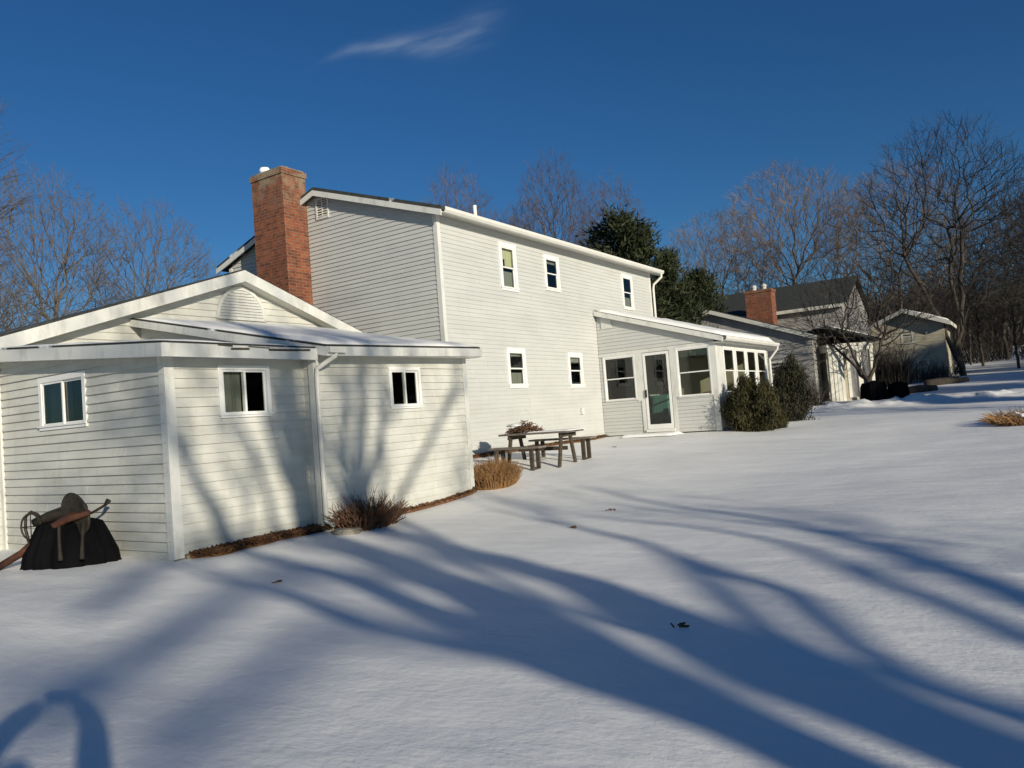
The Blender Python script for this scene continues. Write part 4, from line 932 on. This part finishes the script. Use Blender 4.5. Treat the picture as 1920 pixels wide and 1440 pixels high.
# ------------------------------------------------------------------ picnic table and benches
tx, ty_ = 13.9, 8.52; zg = min(gz(tx-.5, 7.7), gz(tx+.5, 9.3))
t = thing('picnic_table', 'weathered wooden picnic table with snow and a brown bundle on it', 'picnic table', (tx, ty_, zg))
zt = zg+.76
for i in range(4):
    m = MB(); x0 = tx-.36+i*.182; m.box(x0, x0+.17, ty_-.82, ty_+.86, zt-.04, zt); m.build('tabletop_plank', 'wood', t, bevel=.006)
for yy in (ty_-.62, ty_+.62):
    m = MB()
    m.obox((tx, yy, zt-.085), (.33,0,0), (0,.02,0), (0,0,.043)); m.build('crosspiece', 'darkwood', t)
    for s_ in (-1, 1):
        m = MB(); a = Vector((tx+s_*.17, yy+.043, zt-.05)); b = Vector((tx+s_*.36, yy+.043, zg-.03)); c = (a+b)/2; dv = (b-a)/2
        m.obox(c, dv, (0,.02,0), nrm(dv.cross(Vector((0,1,0))))*.045); m.build('leg', 'darkwood', t)
m = MB(); m.obox((tx, ty_, zt-.36), (.02,0,0), (0,.6,0), (0,0,.04)); m.build('brace', 'darkwood', t)
for bx, lab in ((13.22, 'weathered bench on the near side of the picnic table'), (14.66, 'weathered bench on the far side of the picnic table')):
    zg2 = gz(bx, ty_)-.03; b_ = thing('bench', lab, 'bench', (bx, ty_, zg2), 'benches of the picnic table'); y0, y1 = (8.1, 9.35) if bx < 14 else (7.7, 9.25)
    for k_ in (-1, 1):
        m = MB(); m.box(bx+k_*.078-.072, bx+k_*.078+.072, y0, y1, zg2+.43, zg2+.47); m.build('seat_plank', 'wood', b_, bevel=.005)
    for yy in (y0+.2, y1-.2):
        m = MB(); 
        for s_ in (-1, 1): m.box(bx+s_*.12-.025, bx+s_*.12+.025, yy-.04, yy+.04, zg2+.03, zg2+.43)
        m.box(bx-.15, bx+.15, yy-.035, yy+.035, zg2-.02, zg2+.029); m.box(bx-.145, bx+.145, yy-.035, yy+.035, zg2+.37, zg2+.429) if False else None
        m.build('leg_frame', 'darkwood', b_)
sn = MB(); snow_slab(sn, [(tx-.34,ty_-.88,zt+.001),(tx+.35,ty_-.88,zt+.001),(tx+.35,ty_+.2,zt+.001),(tx-.34,ty_+.2,zt+.001)], .02, 14, .6, 3)
o = sn.build('snow_patch', 'snow', smooth=True); origin_to(o, (tx,ty_-.3,zt)); tag(o, 'thin snow lying on the right part of the picnic table', 'snow')
# brown bundle on the table
r_ = random.Random(12); m = MB()
for i in range(420):
    a = r_.random()*6.28; q = r_.random()**.6
    c = Vector((tx-.02+.26*q*math.cos(a), ty_+.42+.42*q*math.sin(a), zt+.01+r_.random()*.20*(1-q*.8)+(.10 if math.sin(a) < -.2 else 0)*(1-q)))
    d_ = nrm(Vector((r_.gauss(0,1),r_.gauss(0,1),r_.gauss(0,.5)))); m.tube([c, c+d_*r_.uniform(.06,.16)], [.010,.004], 4)
o = m.build('kindling_bundle', 'stem_red'); origin_to(o, (tx,ty_+.42,zt)); tag(o, 'red-brown heap of dry stalks on the left end of the picnic table', 'brush pile')
m = MB(); m.lathe((tx+.02,ty_+.60,zt+.14), [(.02,.0),(.20,.01),(.2,.035),(.08,.07),(.01,.075)], 14, .2, 1.3); o = m.build('snow_patch', 'snow', smooth=True); origin_to(o, (tx,ty_+.6,zt+.14)); tag(o, 'small cap of snow on the brown heap of stalks', 'snow')

# ------------------------------------------------------------------ covered fire pit with an old implement, pot
cx_, cy_ = 4.96, 9.96; cz = gz(cx_, cy_)
pv = Vector((.55,-.835,0)); 
m = MB(); m.lathe((cx_, cy_, cz-.03), [(.58,0),(.56,.04),(.54,.16),(.43,.40),(.37,.52),(.28,.55),(.05,.57)], 96, .085, .62, math.atan2(pv.y, pv.x))
o = m.build('covered_fire_pit', 'black', smooth=True); origin_to(o, (cx_,cy_,cz)); tag(o, 'black cloth-covered fire pit flaring to the snow by the left shed wall', 'fire pit')
im = thing('old_cultivator', 'rusty old iron hand cultivator resting on the black cover', 'garden tool', (cx_-.02, cy_-.05, cz+.56))
def I(a, b, z): q = Vector((cx_, cy_, cz))+pv*a+Vector((-.835,-.55,0))*b; return (q.x, q.y, q.z+z)   # a: along the view's horizontal, b: towards the camera
bar = [I(-.85,.1,.02), I(-.55,.12,.17), I(-.2,.1,.44), I(.12,.3,.56), I(.40,.28,.62)]
m = MB(); m.tube(bar, [.045,.045,.05,.05,.03], 8); m.build('beam', 'rust', im, smooth=True)
m = MB(); m.tube([I(-.45,.0,.52),I(-.25,.0,.58),I(0,0,.64),I(.2,0,.66)], [.05,.07,.08,.05], 8); m.build('beam', 'iron', im, smooth=True)
c0 = Vector(I(.17,.16,.60)); ax1 = nrm(pv*.92+Vector((-.835,-.55,0))*.25+Vector((0,0,.12))); ax2 = Vector((0,0,1)) - ax1*ax1.z; ax2 = nrm(ax2+pv*-.1); dn = ax1.cross(ax2)
disc = [tuple(c0+ax1*(.185*math.cos(2*math.pi*k_/30)*(1+.10*math.sin(2*math.pi*k_/30)*-1))+ax2*(.255*math.sin(2*math.pi*k_/30))) for k_ in range(30)]
m = MB(); m.prism(disc, tuple(dn*.035)); m.build('wheel_disc', 'iron', im)
m = MB(); m.tube([Vector(p_)+dn*.018 for p_ in disc]+[Vector(disc[0])+dn*.018], .02, 6, cap=False); m.build('wheel_rim', 'iron', im, smooth=True)
m = MB(); m.tube([c0-dn*.06, c0+dn*.09], .035, 10); m.build('hub', 'rust', im)
m = MB(); ring = [I(-.46+.12*math.cos(a*math.pi/8), .05, .48+.16*math.sin(a*math.pi/8)) for a in range(17)]; m.tube(ring, .012, 5)
for a in range(0, 16, 4): m.tube([I(-.46,.05,.48), ring[a]], .007, 4)
m.build('wheel', 'iron', im)
for (a0, a1) in ((.0,.13),(.30,.38)):
    m = MB(); m.tube([I(a0,.24,.50),I((a0+a1)/2,.36,.30),I(a1,.46,.10)], [.02,.018,.026], 6); m.build('tine', 'iron', im)
m = MB(); m.tube([I(-.50,0,.18),I(-.56,0,.45),I(-.55,0,.60),I(-.48,0,.66),I(-.40,0,.62),I(-.28,0,.42)], .018, 6); m.build('handle', 'iron', im)
m = MB(); m.tube([I(.18,.0,.56),I(.30,.0,.60),I(.44,.0,.67),I(.49,.0,.73)], [.018,.018,.018,.035], 6); m.build('lever', 'iron', im)
ux, uy = 4.30, 11.35; uzz = gz(ux, uy)
m = MB(); m.lathe((ux, uy, uzz-.03), [(.18,0),(.3,.12),(.34,.3),(.27,.48),(.16,.56),(.19,.6),(.15,.6),(.12,.5)], 24); o = m.build('garden_urn', 'olive', smooth=True); origin_to(o, (ux,uy,uzz)); tag(o, 'rounded olive garden urn cut by the left edge', 'urn')
m = MB(); ax_, ay_ = 4.35, 12.0; az_ = gz(ax_, ay_)
m.lathe((ax_, ay_, az_-.02), [(.03,0),(.03,.62),(.12,.66),(.14,.8),(.14,.95),(.06,1.0)], 14); o = m.build('path_lamp', 'black', smooth=True); origin_to(o, (ax_,ay_,az_)); tag(o, 'small black lantern post beside the left shed corner', 'lamp')

# ------------------------------------------------------------------ snowy clump at right, crumbs on the snow
zc = gz(20.2,.9)
def clump(x, y):
    z = gz(x, y)
    r_ = random.Random(31)
    t = thing('rock_heap', 'heap of snow-dusted rocks and dry grass at the right edge', 'rock heap', (x, y, z))
    for i in range(9):
        a = r_.random()*6.28; q = r_.random(); px, py = x+.85*q*math.cos(a), y+.45*q*math.sin(a); s_ = r_.uniform(.12,.22)
        m = MB(); m.lathe((px,py,z-.05), [(s_*.8,0),(s_,s_*.5),(s_*.85,s_*1.0),(s_*.3,s_*1.35)], 9, .25); m.build('rock', 'stone', t)
        if i % 2 == 0: m = MB(); m.lathe((px,py,z-.05+s_*1.25), [(s_*.5,0),(s_*.6,.03),(s_*.3,.07),(.01,.08)], 9, .2); m.build('snow_cap', 'snow', t, smooth=True)
    m = MB()
    for i in range(900):
        a = r_.random()*6.28; q = math.sqrt(r_.random()); p = Vector((x+1.0*q*math.cos(a), y+.55*q*math.sin(a), z-.02)); d_ = nrm(Vector((math.cos(a)*q*.9+r_.gauss(0,.4), math.sin(a)*q*.9+r_.gauss(0,.4), .8)))
        L = r_.uniform(.2,.48); m.tube([p, p+d_*L*.6, p+d_*L+Vector((0,0,-.06))], [.008,.006,.003], 3, cap=False)
    m.build('dry_grass', 'stem_tan', t)
clump(21.5, .15)
r_ = random.Random(6)
for (x, y) in ((9.96,5.05),(5.03,2.08),(16.6,8.2),(5.07,6.28),(8.6,4.9)):
    m = MB(); z = gz(x, y)
    for k_ in range(5):
        c = Vector((x+r_.gauss(0,.03), y+r_.gauss(0,.03), z+.012)); a = Vector((r_.gauss(0,1),r_.gauss(0,1),r_.gauss(0,.5))).normalized()*.028; b = Vector((r_.gauss(0,1),r_.gauss(0,1),r_.gauss(0,.5))).normalized()*.018; m.prism([c-a,c+b,c+a,c-b], (0,0,.006))
    o = m.build('fallen_leaf', 'leaf'); origin_to(o, (x,y,z)); tag(o, 'tiny dark fallen leaf lying on the open snow', 'leaf', 'fallen leaves on the snow')

# ------------------------------------------------------------------ neighbour house
NH = thing('house', 'neighbour house with dark roof, brick chimney and shaded gable behind the yews', 'house', (44, 10, 1.1))
def gable_x(mb_, x0, x1, yc, half, ze, k, over, th=.1):      # ridge along X (gables face -X/+X)
    zr = ze+half*k
    for s_ in (-1, 1):
        y0 = yc+s_*(half+over); a = [(x0,y0,ze-over*k),(x1,y0,ze-over*k),(x1,yc+s_*.001,zr),(x0,yc+s_*.001,zr)]
        slab(mb_, a if s_ < 0 else a[::-1], th)
    return zr
def gable_y(mb_, y0, y1, xc, half, ze, k, over, th=.1):      # ridge along Y
    zr = ze+half*k
    for s_ in (-1, 1):
        x0 = xc+s_*(half+over); a = [(x0,y0,ze-over*k),(x0,y1,ze-over*k),(xc+s_*.001,y1,zr),(xc+s_*.001,y0,zr)]
        slab(mb_, a, th)
    return zr
# main block: ridge along Y, eave towards us
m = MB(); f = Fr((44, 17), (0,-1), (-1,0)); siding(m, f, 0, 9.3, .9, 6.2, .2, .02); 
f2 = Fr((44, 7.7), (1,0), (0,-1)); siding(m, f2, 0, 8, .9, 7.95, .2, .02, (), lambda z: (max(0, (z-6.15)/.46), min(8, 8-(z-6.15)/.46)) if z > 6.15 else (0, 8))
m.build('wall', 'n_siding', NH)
m = MB(); gable_y(m, 7.4, 17.2, 48, 4, 6.25, .46, .35); rn = m.build('roof', 'shingle_far', NH, uv=True)
m = MB(); m.box(43.60, 43.66, 7.4, 17.2, 5.98, 6.16); m.build('gutter', 'n_white', rn)
# garage wing: gable towards us (-X)
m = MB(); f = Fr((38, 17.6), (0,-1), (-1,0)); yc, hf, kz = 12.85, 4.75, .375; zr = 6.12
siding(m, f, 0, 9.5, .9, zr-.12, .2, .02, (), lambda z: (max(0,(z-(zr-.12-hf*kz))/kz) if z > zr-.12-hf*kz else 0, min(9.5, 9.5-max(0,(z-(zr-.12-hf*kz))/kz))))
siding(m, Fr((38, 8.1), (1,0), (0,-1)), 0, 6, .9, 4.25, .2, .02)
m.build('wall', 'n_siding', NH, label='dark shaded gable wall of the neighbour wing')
m = MB(); gable_x(m, 37.75, 44, yc, hf, zr-hf*kz, kz, .3); rg = m.build('roof', 'shingle_far', NH, uv=True)
m = MB()
for s_ in (-1, 1):
    y0, y1 = yc+s_*(hf+.3), yc+s_*.002; z0, z1 = zr-(hf+.3)*kz, zr
    m.prism([(37.72,y0,z0-.02),(37.72,y1,z1-.02),(37.72,y1,z1-.22),(37.72,y0,z0-.22)], (-.03,0,0))
m.build('rake_board', 'n_white', rg)
m = MB(); m.box(42.8, 43.7, 11.0, 12.4, 3, 7.25); m.box(42.76, 43.74, 10.96, 12.44, 7.251, 7.40); cn = m.build('chimney', 'brick', NH, uv=True)
for yy in (11.45, 12.0):
    m = MB(); m.lathe((43.25, yy, 7.40), [(.12,0),(.12,.16),(.15,.2),(.13,.3),(.02,.36)], 10); m.build('flue_pot', 'n_white', cn)
# low sunlit pavilion
m = MB(); px0, px1, py0, py1 = 38.8, 42.6, 5.9, 8.05; zb_ = .9
for y in (py0, py0+.62, py0+1.42, py0+1.60, py1-.2): m.box(px0, px0+.2, y, y+.15, zb_, 3.4)
for x in (px0+1.2, px0+2.5, px1-.2): m.box(x, x+.2, py0, py0+.15, zb_, 3.4)
m.box(px0+.02, px0+.12, py0+1.571, py0+1.599+.3, zb_, 3.4)
m.box(px0-.02, px1+.3, py0-.02, py1, 3.401, 3.75)
m.build('porch', 'n_white', NH, label='sunlit white porch of the neighbour house')
m = MB(); m.box(px0+.9, px1-.3, py0+.9, py1-.3, zb_, 3.38); m.box(px0+.05, px0+.9, py0+.1, py1-.1, zb_, 1.2); m.build('porch_back', 'n_siding2', NH)
m = MB(); slab(m, [(px0-.35,py0-.35,3.85),(px1+.5,py0-.35,3.85),(px1+.5,py1+.05,4.6),(px0-.35,py1+.05,4.6)], .1); pr = m.build('roof', 'shingle_far', NH, uv=True)
sn = MB(); snow_slab(sn, [(px0-.33,py0-.33,3.852),(px1+.48,py0-.33,3.852),(px1+.48,py1,4.6),(px0-.33,py1,4.6)], .12, 14, .5, 8); sn.build('snow_cover', 'snow', pr, smooth=True)
pc_ = Vector((39.4, 7.0, 0)); RM = Matrix.Translation(pc_) @ Matrix.Rotation(R(34), 4, 'Z') @ Matrix.Translation(-pc_)
for o_ in [o_ for o_ in bpy.data.objects if o_.type == 'MESH' and (o_.name in ('porch','porch_back') or o_ == pr or o_.parent == pr)]:
    og = Vector(NH['org_'][:]); o_.data.transform(Matrix.Translation(-og) @ RM @ Matrix.Translation(og))
F_NW = Fr((38, 17.6), (0,-1), (-1,0))
for (s0_, z0_) in ((5.6,2.0),(7.4,2.0)):
    window(NH, F_NW, s0_, s0_+.9, z0_, z0_+1.2, 'hung', .08, None, None, 'n_white')
# second neighbour house at right
N2 = thing('house', 'far tan gabled house half hidden by dark branches at right', 'house', (57, 6, 1.6))
m = MB(); f = Fr((57, 8.4), (0,-1), (-1,0)); zr2 = 6.6; yc2, hf2, k2 = 6.2, 2.25, .42
siding(m, f, 0, 4.4, 1.5, zr2-.1, .2, .02, (), lambda z: (max(0,(z-(zr2-.1-hf2*k2))/k2), min(4.4, 4.4-max(0,(z-(zr2-.1-hf2*k2))/k2))))
siding(m, Fr((57, 4.0), (1,0), (0,-1)), 0, 7, 1.5, 5.6, .2, .02); m.build('wall', 'n_siding2', N2)
m = MB(); gable_x(m, 56.3, 64.5, yc2, hf2, zr2-hf2*k2, k2, .4); r2 = m.build('roof', 'shingle_far', N2, uv=True)
m = MB()
for s_ in (-1, 1):
    y0, y1 = yc2+s_*(hf2+.4), yc2+s_*.002; z0, z1 = zr2-(hf2+.4)*k2, zr2
    m.prism([(56.28,y0,z0-.02),(56.28,y1,z1-.02),(56.28,y1,z1-.28),(56.28,y0,z0-.28)], (-.03,0,0))
m.box(56.3, 64.5, yc2-hf2-.44, yc2-hf2-.40, zr2-(hf2+.4)*k2-.28, zr2-(hf2+.4)*k2-.04)
m.build('fascia', 'n_white', r2)
m = MB(); sn = MB(); snow_slab(sn, [(56.35,yc2-hf2-.35,zr2-(hf2+.35)*k2+.002),(64.4,yc2-hf2-.35,zr2-(hf2+.35)*k2+.002),(64.4,yc2-.05,zr2-.02),(56.35,yc2-.05,zr2-.02)], .10, 14, .5, 6); sn.build('snow_cover', 'snow', r2, smooth=True)
F_N2 = Fr((57, 8.4), (0,-1), (-1,0))
for (s0_, z0_) in ((1.2,2.2),(2.7,2.2),(1.9,4.3)): window(N2, F_N2, s0_, s0_+.7, z0_, z0_+1.0, 'hung', .07, None, None, 'n_white')

# yard things by the neighbour
def mound(x, y, rx, h, label, nm='covered_grill'):
    z = gz(x, y); m = MB(); m.lathe((x,y,z-.05), [(rx,0),(rx*.9,h*.2),(rx*.86,h*.72),(rx*.74,h*.9),(rx*.3,h*.95),(.05,h)], 70, .16); o = m.build(nm, 'black', smooth=True); origin_to(o, (x,y,z)); tag(o, label, 'grill cover', 'black covered things in the neighbour yard')
mound(36.2, 5.35, .55, .95, 'left black cover in the neighbour yard beside the crooked tree'); mound(36.5, 4.45, .42, .85, 'right black cover in the neighbour yard beside the crooked tree')
brush('bare_shrub', 'twiggy dark shrub at the foot of the shaded neighbour gable', [(36.4,9.6,1.0),(36.8,8.2,.7)], 1.6, 420, 'twig_dark', 19)
brush('bare_shrub', 'twiggy dark shrub under the far tan house', [(53,5.6,1.3),(53.5,4.2,1.0)], 1.5, 420, 'twig_dark', 20)
for (x, y, L, lb) in ((49.5,3.6,2.2,'dark low garden wall nearest the far tan house'),(46,4.6,1.6,'short dark log lying in the neighbour yard')):
    z = gz(x,y); m = MB(); m.tube([(x-L*.3,y+L*.45,z+.12),(x,y,z+.16),(x+L*.3,y-L*.45,z+.12)], [.2,.23,.19], 8); o = m.build('fallen_log', 'bark_dark'); origin_to(o, (x,y,z)); tag(o, lb, 'log', 'logs in the neighbour yard')

# ------------------------------------------------------------------ the photographer (only the shadow is in the picture)
fwd = Vector((math.cos(AZ), math.sin(AZ), 0)); rgt = Vector((math.sin(AZ), -math.cos(AZ), 0))
def PP(r__, f__, z): q = rgt*r__+fwd*f__; return (q.x, q.y, z)
g0 = gz(-.3,-.3)
ph = thing('person', 'person in a navy jacket holding up a phone with both hands', 'person', (PP(0,-.5,g0)))
org = Vector(ph['org_'][:])
V_ = [(-.0,-.5,.80,.15),(0,-.5,1.0,.145),(0,-.49,1.16,.13),(0,-.48,1.24,.055),(0,-.46,1.31,.085),(0,-.45,1.39,.085),
      (.17,-.49,1.16,.085),(.32,-.36,1.20,.095),(.24,-.12,1.43,.075),(.105,-.06,1.53,.052),
      (-.17,-.49,1.16,.085),(-.32,-.36,1.22,.095),(-.25,-.12,1.44,.075),(-.105,-.06,1.53,.052),
      (.09,-.5,.70,.09),(.11,-.48,.38,.065),(.11,-.5,.06,.05),(.11,-.38,.03,.045),(-.09,-.5,.70,.09),(-.11,-.48,.38,.065),(-.11,-.5,.06,.05),(-.11,-.38,.03,.045)]
E_ = [(0,1),(1,2),(2,3),(3,4),(4,5),(2,6),(6,7),(7,8),(8,9),(2,10),(10,11),(11,12),(12,13),(0,14),(14,15),(15,16),(16,17),(0,18),(18,19),(19,20),(20,21)]
me = bpy.data.meshes.new('body'); me.from_pydata([tuple(Vector(PP(a,b,c+g0*(c<.5)))-org) for a,b,c,_ in V_], E_, []); me.materials.append(M['cloth_navy'])
bo = bpy.data.objects.new('body', me); col.objects.link(bo); bo.parent = ph
sk = bo.modifiers.new('skin', 'SKIN'); me.skin_vertices[0].data[0].use_root = True
for i, v in enumerate(V_): me.skin_vertices[0].data[i].radius = (v[3], v[3])
bo.modifiers.new('sub', 'SUBSURF').levels = 1
m = MB()
for s_ in (-1, 1):
    for k_ in range(4): m.tube([PP(s_*.10,-.05,1.52+k_*.016), PP(s_*.085,-.03,1.535+k_*.016), PP(s_*.065,-.022,1.54+k_*.016)], [.010,.009,.007], 5)
    m.tube([PP(s_*.10,-.05,1.50), PP(s_*.07,-.045,1.495)], [.011,.008], 5)
m.build('fingers', 'skin', ph)
m = MB(); m.obox(PP(0,-.03,1.55), tuple(rgt*.078), tuple(fwd*.004), (0,0,.037)); o = m.build('phone', 'black'); origin_to(o, PP(0,-.03,1.55)); tag(o, 'black phone held level in both hands of the photographer', 'phone')

# ------------------------------------------------------------------ clean helper properties
for o in bpy.data.objects:
    if 'org_' in o: del o['org_']

# ------------------------------------------------------------------ sky, sun, camera
w = bpy.data.worlds.new('World'); scene.world = w; w.use_nodes = True
nt = w.node_tree; bg = nt.nodes['Background']
sky = N(nt, 'ShaderNodeTexSky', sky_type='NISHITA'); sky.sun_disc = False; sky.sun_elevation = SUN_EL; sky.sun_rotation = math.atan2(-LX, -LY)
sky.air_density = 1.0; sky.dust_density = .2; sky.ozone_density = 2.0; sky.altitude = 200
hs = N(nt, 'ShaderNodeHueSaturation'); hs.inputs['Saturation'].default_value = 1.22; hs.inputs['Value'].default_value = 1
nt.links.new(sky.outputs[0], hs.inputs['Color'])
ti = N(nt, 'ShaderNodeMixRGB', blend_type='MULTIPLY'); ti.inputs[0].default_value = 1; ti.inputs[2].default_value = (.51,.875,1.23,1); nt.links.new(hs.outputs[0], ti.inputs[1])
# one wisp of cirrus, fixed in the sky by direction
tc = N(nt, 'ShaderNodeTexCoord')
def skydir(px, py):
    F_ = 1450; rho = R(4.35); pi_ = R(2.35); x = px-960; y = 720-py
    r__ = x*math.cos(rho)+y*math.sin(rho); q = -x*math.sin(rho)+y*math.cos(rho)
    u = q*math.cos(pi_)+F_*math.sin(pi_); f__ = F_*math.cos(pi_)-q*math.sin(pi_)
    return Vector((r__*math.sin(AZ)+f__*math.cos(AZ), -r__*math.cos(AZ)+f__*math.sin(AZ), u)).normalized()
A_, B_ = skydir(600,130), skydir(905,40); ex = (B_-A_).normalized(); cc = ((A_+B_)/2).normalized(); ez = cc; ey = ez.cross(ex).normalized()
def dot(vec):
    n = N(nt, 'ShaderNodeVectorMath', operation='DOT_PRODUCT'); nt.links.new(tc.outputs['Generated'], n.inputs[0]); n.inputs[1].default_value = vec; return n.outputs['Value']
X_, Y_ = dot(ex), dot(ey)
def mth(op, a, b=None, c=None):
    n = N(nt, 'ShaderNodeMath', operation=op)
    for i, v_ in enumerate((a, b, c)):
        if v_ is None: continue
        if isinstance(v_, (int, float)): n.inputs[i].default_value = v_
        else: nt.links.new(v_, n.inputs[i])
    return n.outputs[0]
cmb = N(nt, 'ShaderNodeCombineXYZ'); nt.links.new(X_, cmb.inputs[0]); nt.links.new(Y_, cmb.inputs[1])
mp = N(nt, 'ShaderNodeMapping'); mp.inputs['Rotation'].default_value = (0,0,R(8)); mp.inputs['Scale'].default_value = (14,75,1); nt.links.new(cmb.outputs[0], mp.inputs[0])
nz = N(nt, 'ShaderNodeTexNoise'); nz.inputs['Scale'].default_value = 1; nz.inputs['Detail'].default_value = 6; nt.links.new(mp.outputs[0], nz.inputs[0])
# centre line bends; width grows to the right
hx = (B_-A_).length/2
t_ = mth('DIVIDE', X_, hx)
yc_ = mth('MULTIPLY', mth('SINE', mth('MULTIPLY', t_, 2.6)), .010)
wd = mth('MULTIPLY_ADD', t_, .008, .0115)
dy_ = mth('DIVIDE', mth('SUBTRACT', Y_, yc_), wd)
g1 = mth('EXPONENT', mth('MULTIPLY', mth('MULTIPLY', dy_, dy_), -1.3))
g2 = mth('EXPONENT', mth('MULTIPLY', mth('POWER', mth('ABSOLUTE', mth('SUBTRACT', t_, .1)), 4), -1.2))
cl = mth('MULTIPLY', mth('MULTIPLY', g1, g2), mth('MULTIPLY_ADD', nz.outputs[0], 2.0, -.55))
front = mth('GREATER_THAN', dot(cc), 0)
cl = mth('MAXIMUM', mth('MULTIPLY', mth('MULTIPLY', cl, front), .8), 0)
mx = N(nt, 'ShaderNodeMixRGB'); nt.links.new(cl, mx.inputs[0]); nt.links.new(ti.outputs[0], mx.inputs[1]); mx.inputs[2].default_value = (3.6,4.8,7.0,1)
nt.links.new(mx.outputs[0], bg.inputs['Color']); bg.inputs['Strength'].default_value = .058
sl = bpy.data.lights.new('sun', 'SUN'); sl.energy = 5.0; sl.angle = R(.7); sl.color = (1,.91,.735)
so = bpy.data.objects.new('sun', sl); col.objects.link(so)
ld = Vector((LX*math.cos(SUN_EL), LY*math.cos(SUN_EL), -math.sin(SUN_EL))); so.rotation_euler = ld.to_track_quat('-Z', 'Y').to_euler(); so.location = (-10,-20,20)

cam = bpy.data.cameras.new('camera'); cam.lens = 36*1450/1920; cam.clip_end = 3000; cam.clip_start = .03
co = bpy.data.objects.new('camera', cam); col.objects.link(co); scene.camera = co
rho, pit = R(4.35), R(2.35)
up0 = Vector((0,0,1)); f0 = fwd*math.cos(pit)+up0*math.sin(pit); u0 = up0*math.cos(pit)-fwd*math.sin(pit)
cr = rgt*math.cos(rho)-u0*math.sin(rho); cu_ = rgt*math.sin(rho)+u0*math.cos(rho)
mt = Matrix((cr, cu_, -f0)).transposed().to_4x4(); mt.translation = Vector((0,0,EYE)); co.matrix_world = mt
scene.view_settings.view_transform = 'Standard'; scene.view_settings.look = 'None'; scene.view_settings.gamma = 1; scene.view_settings.exposure = 0
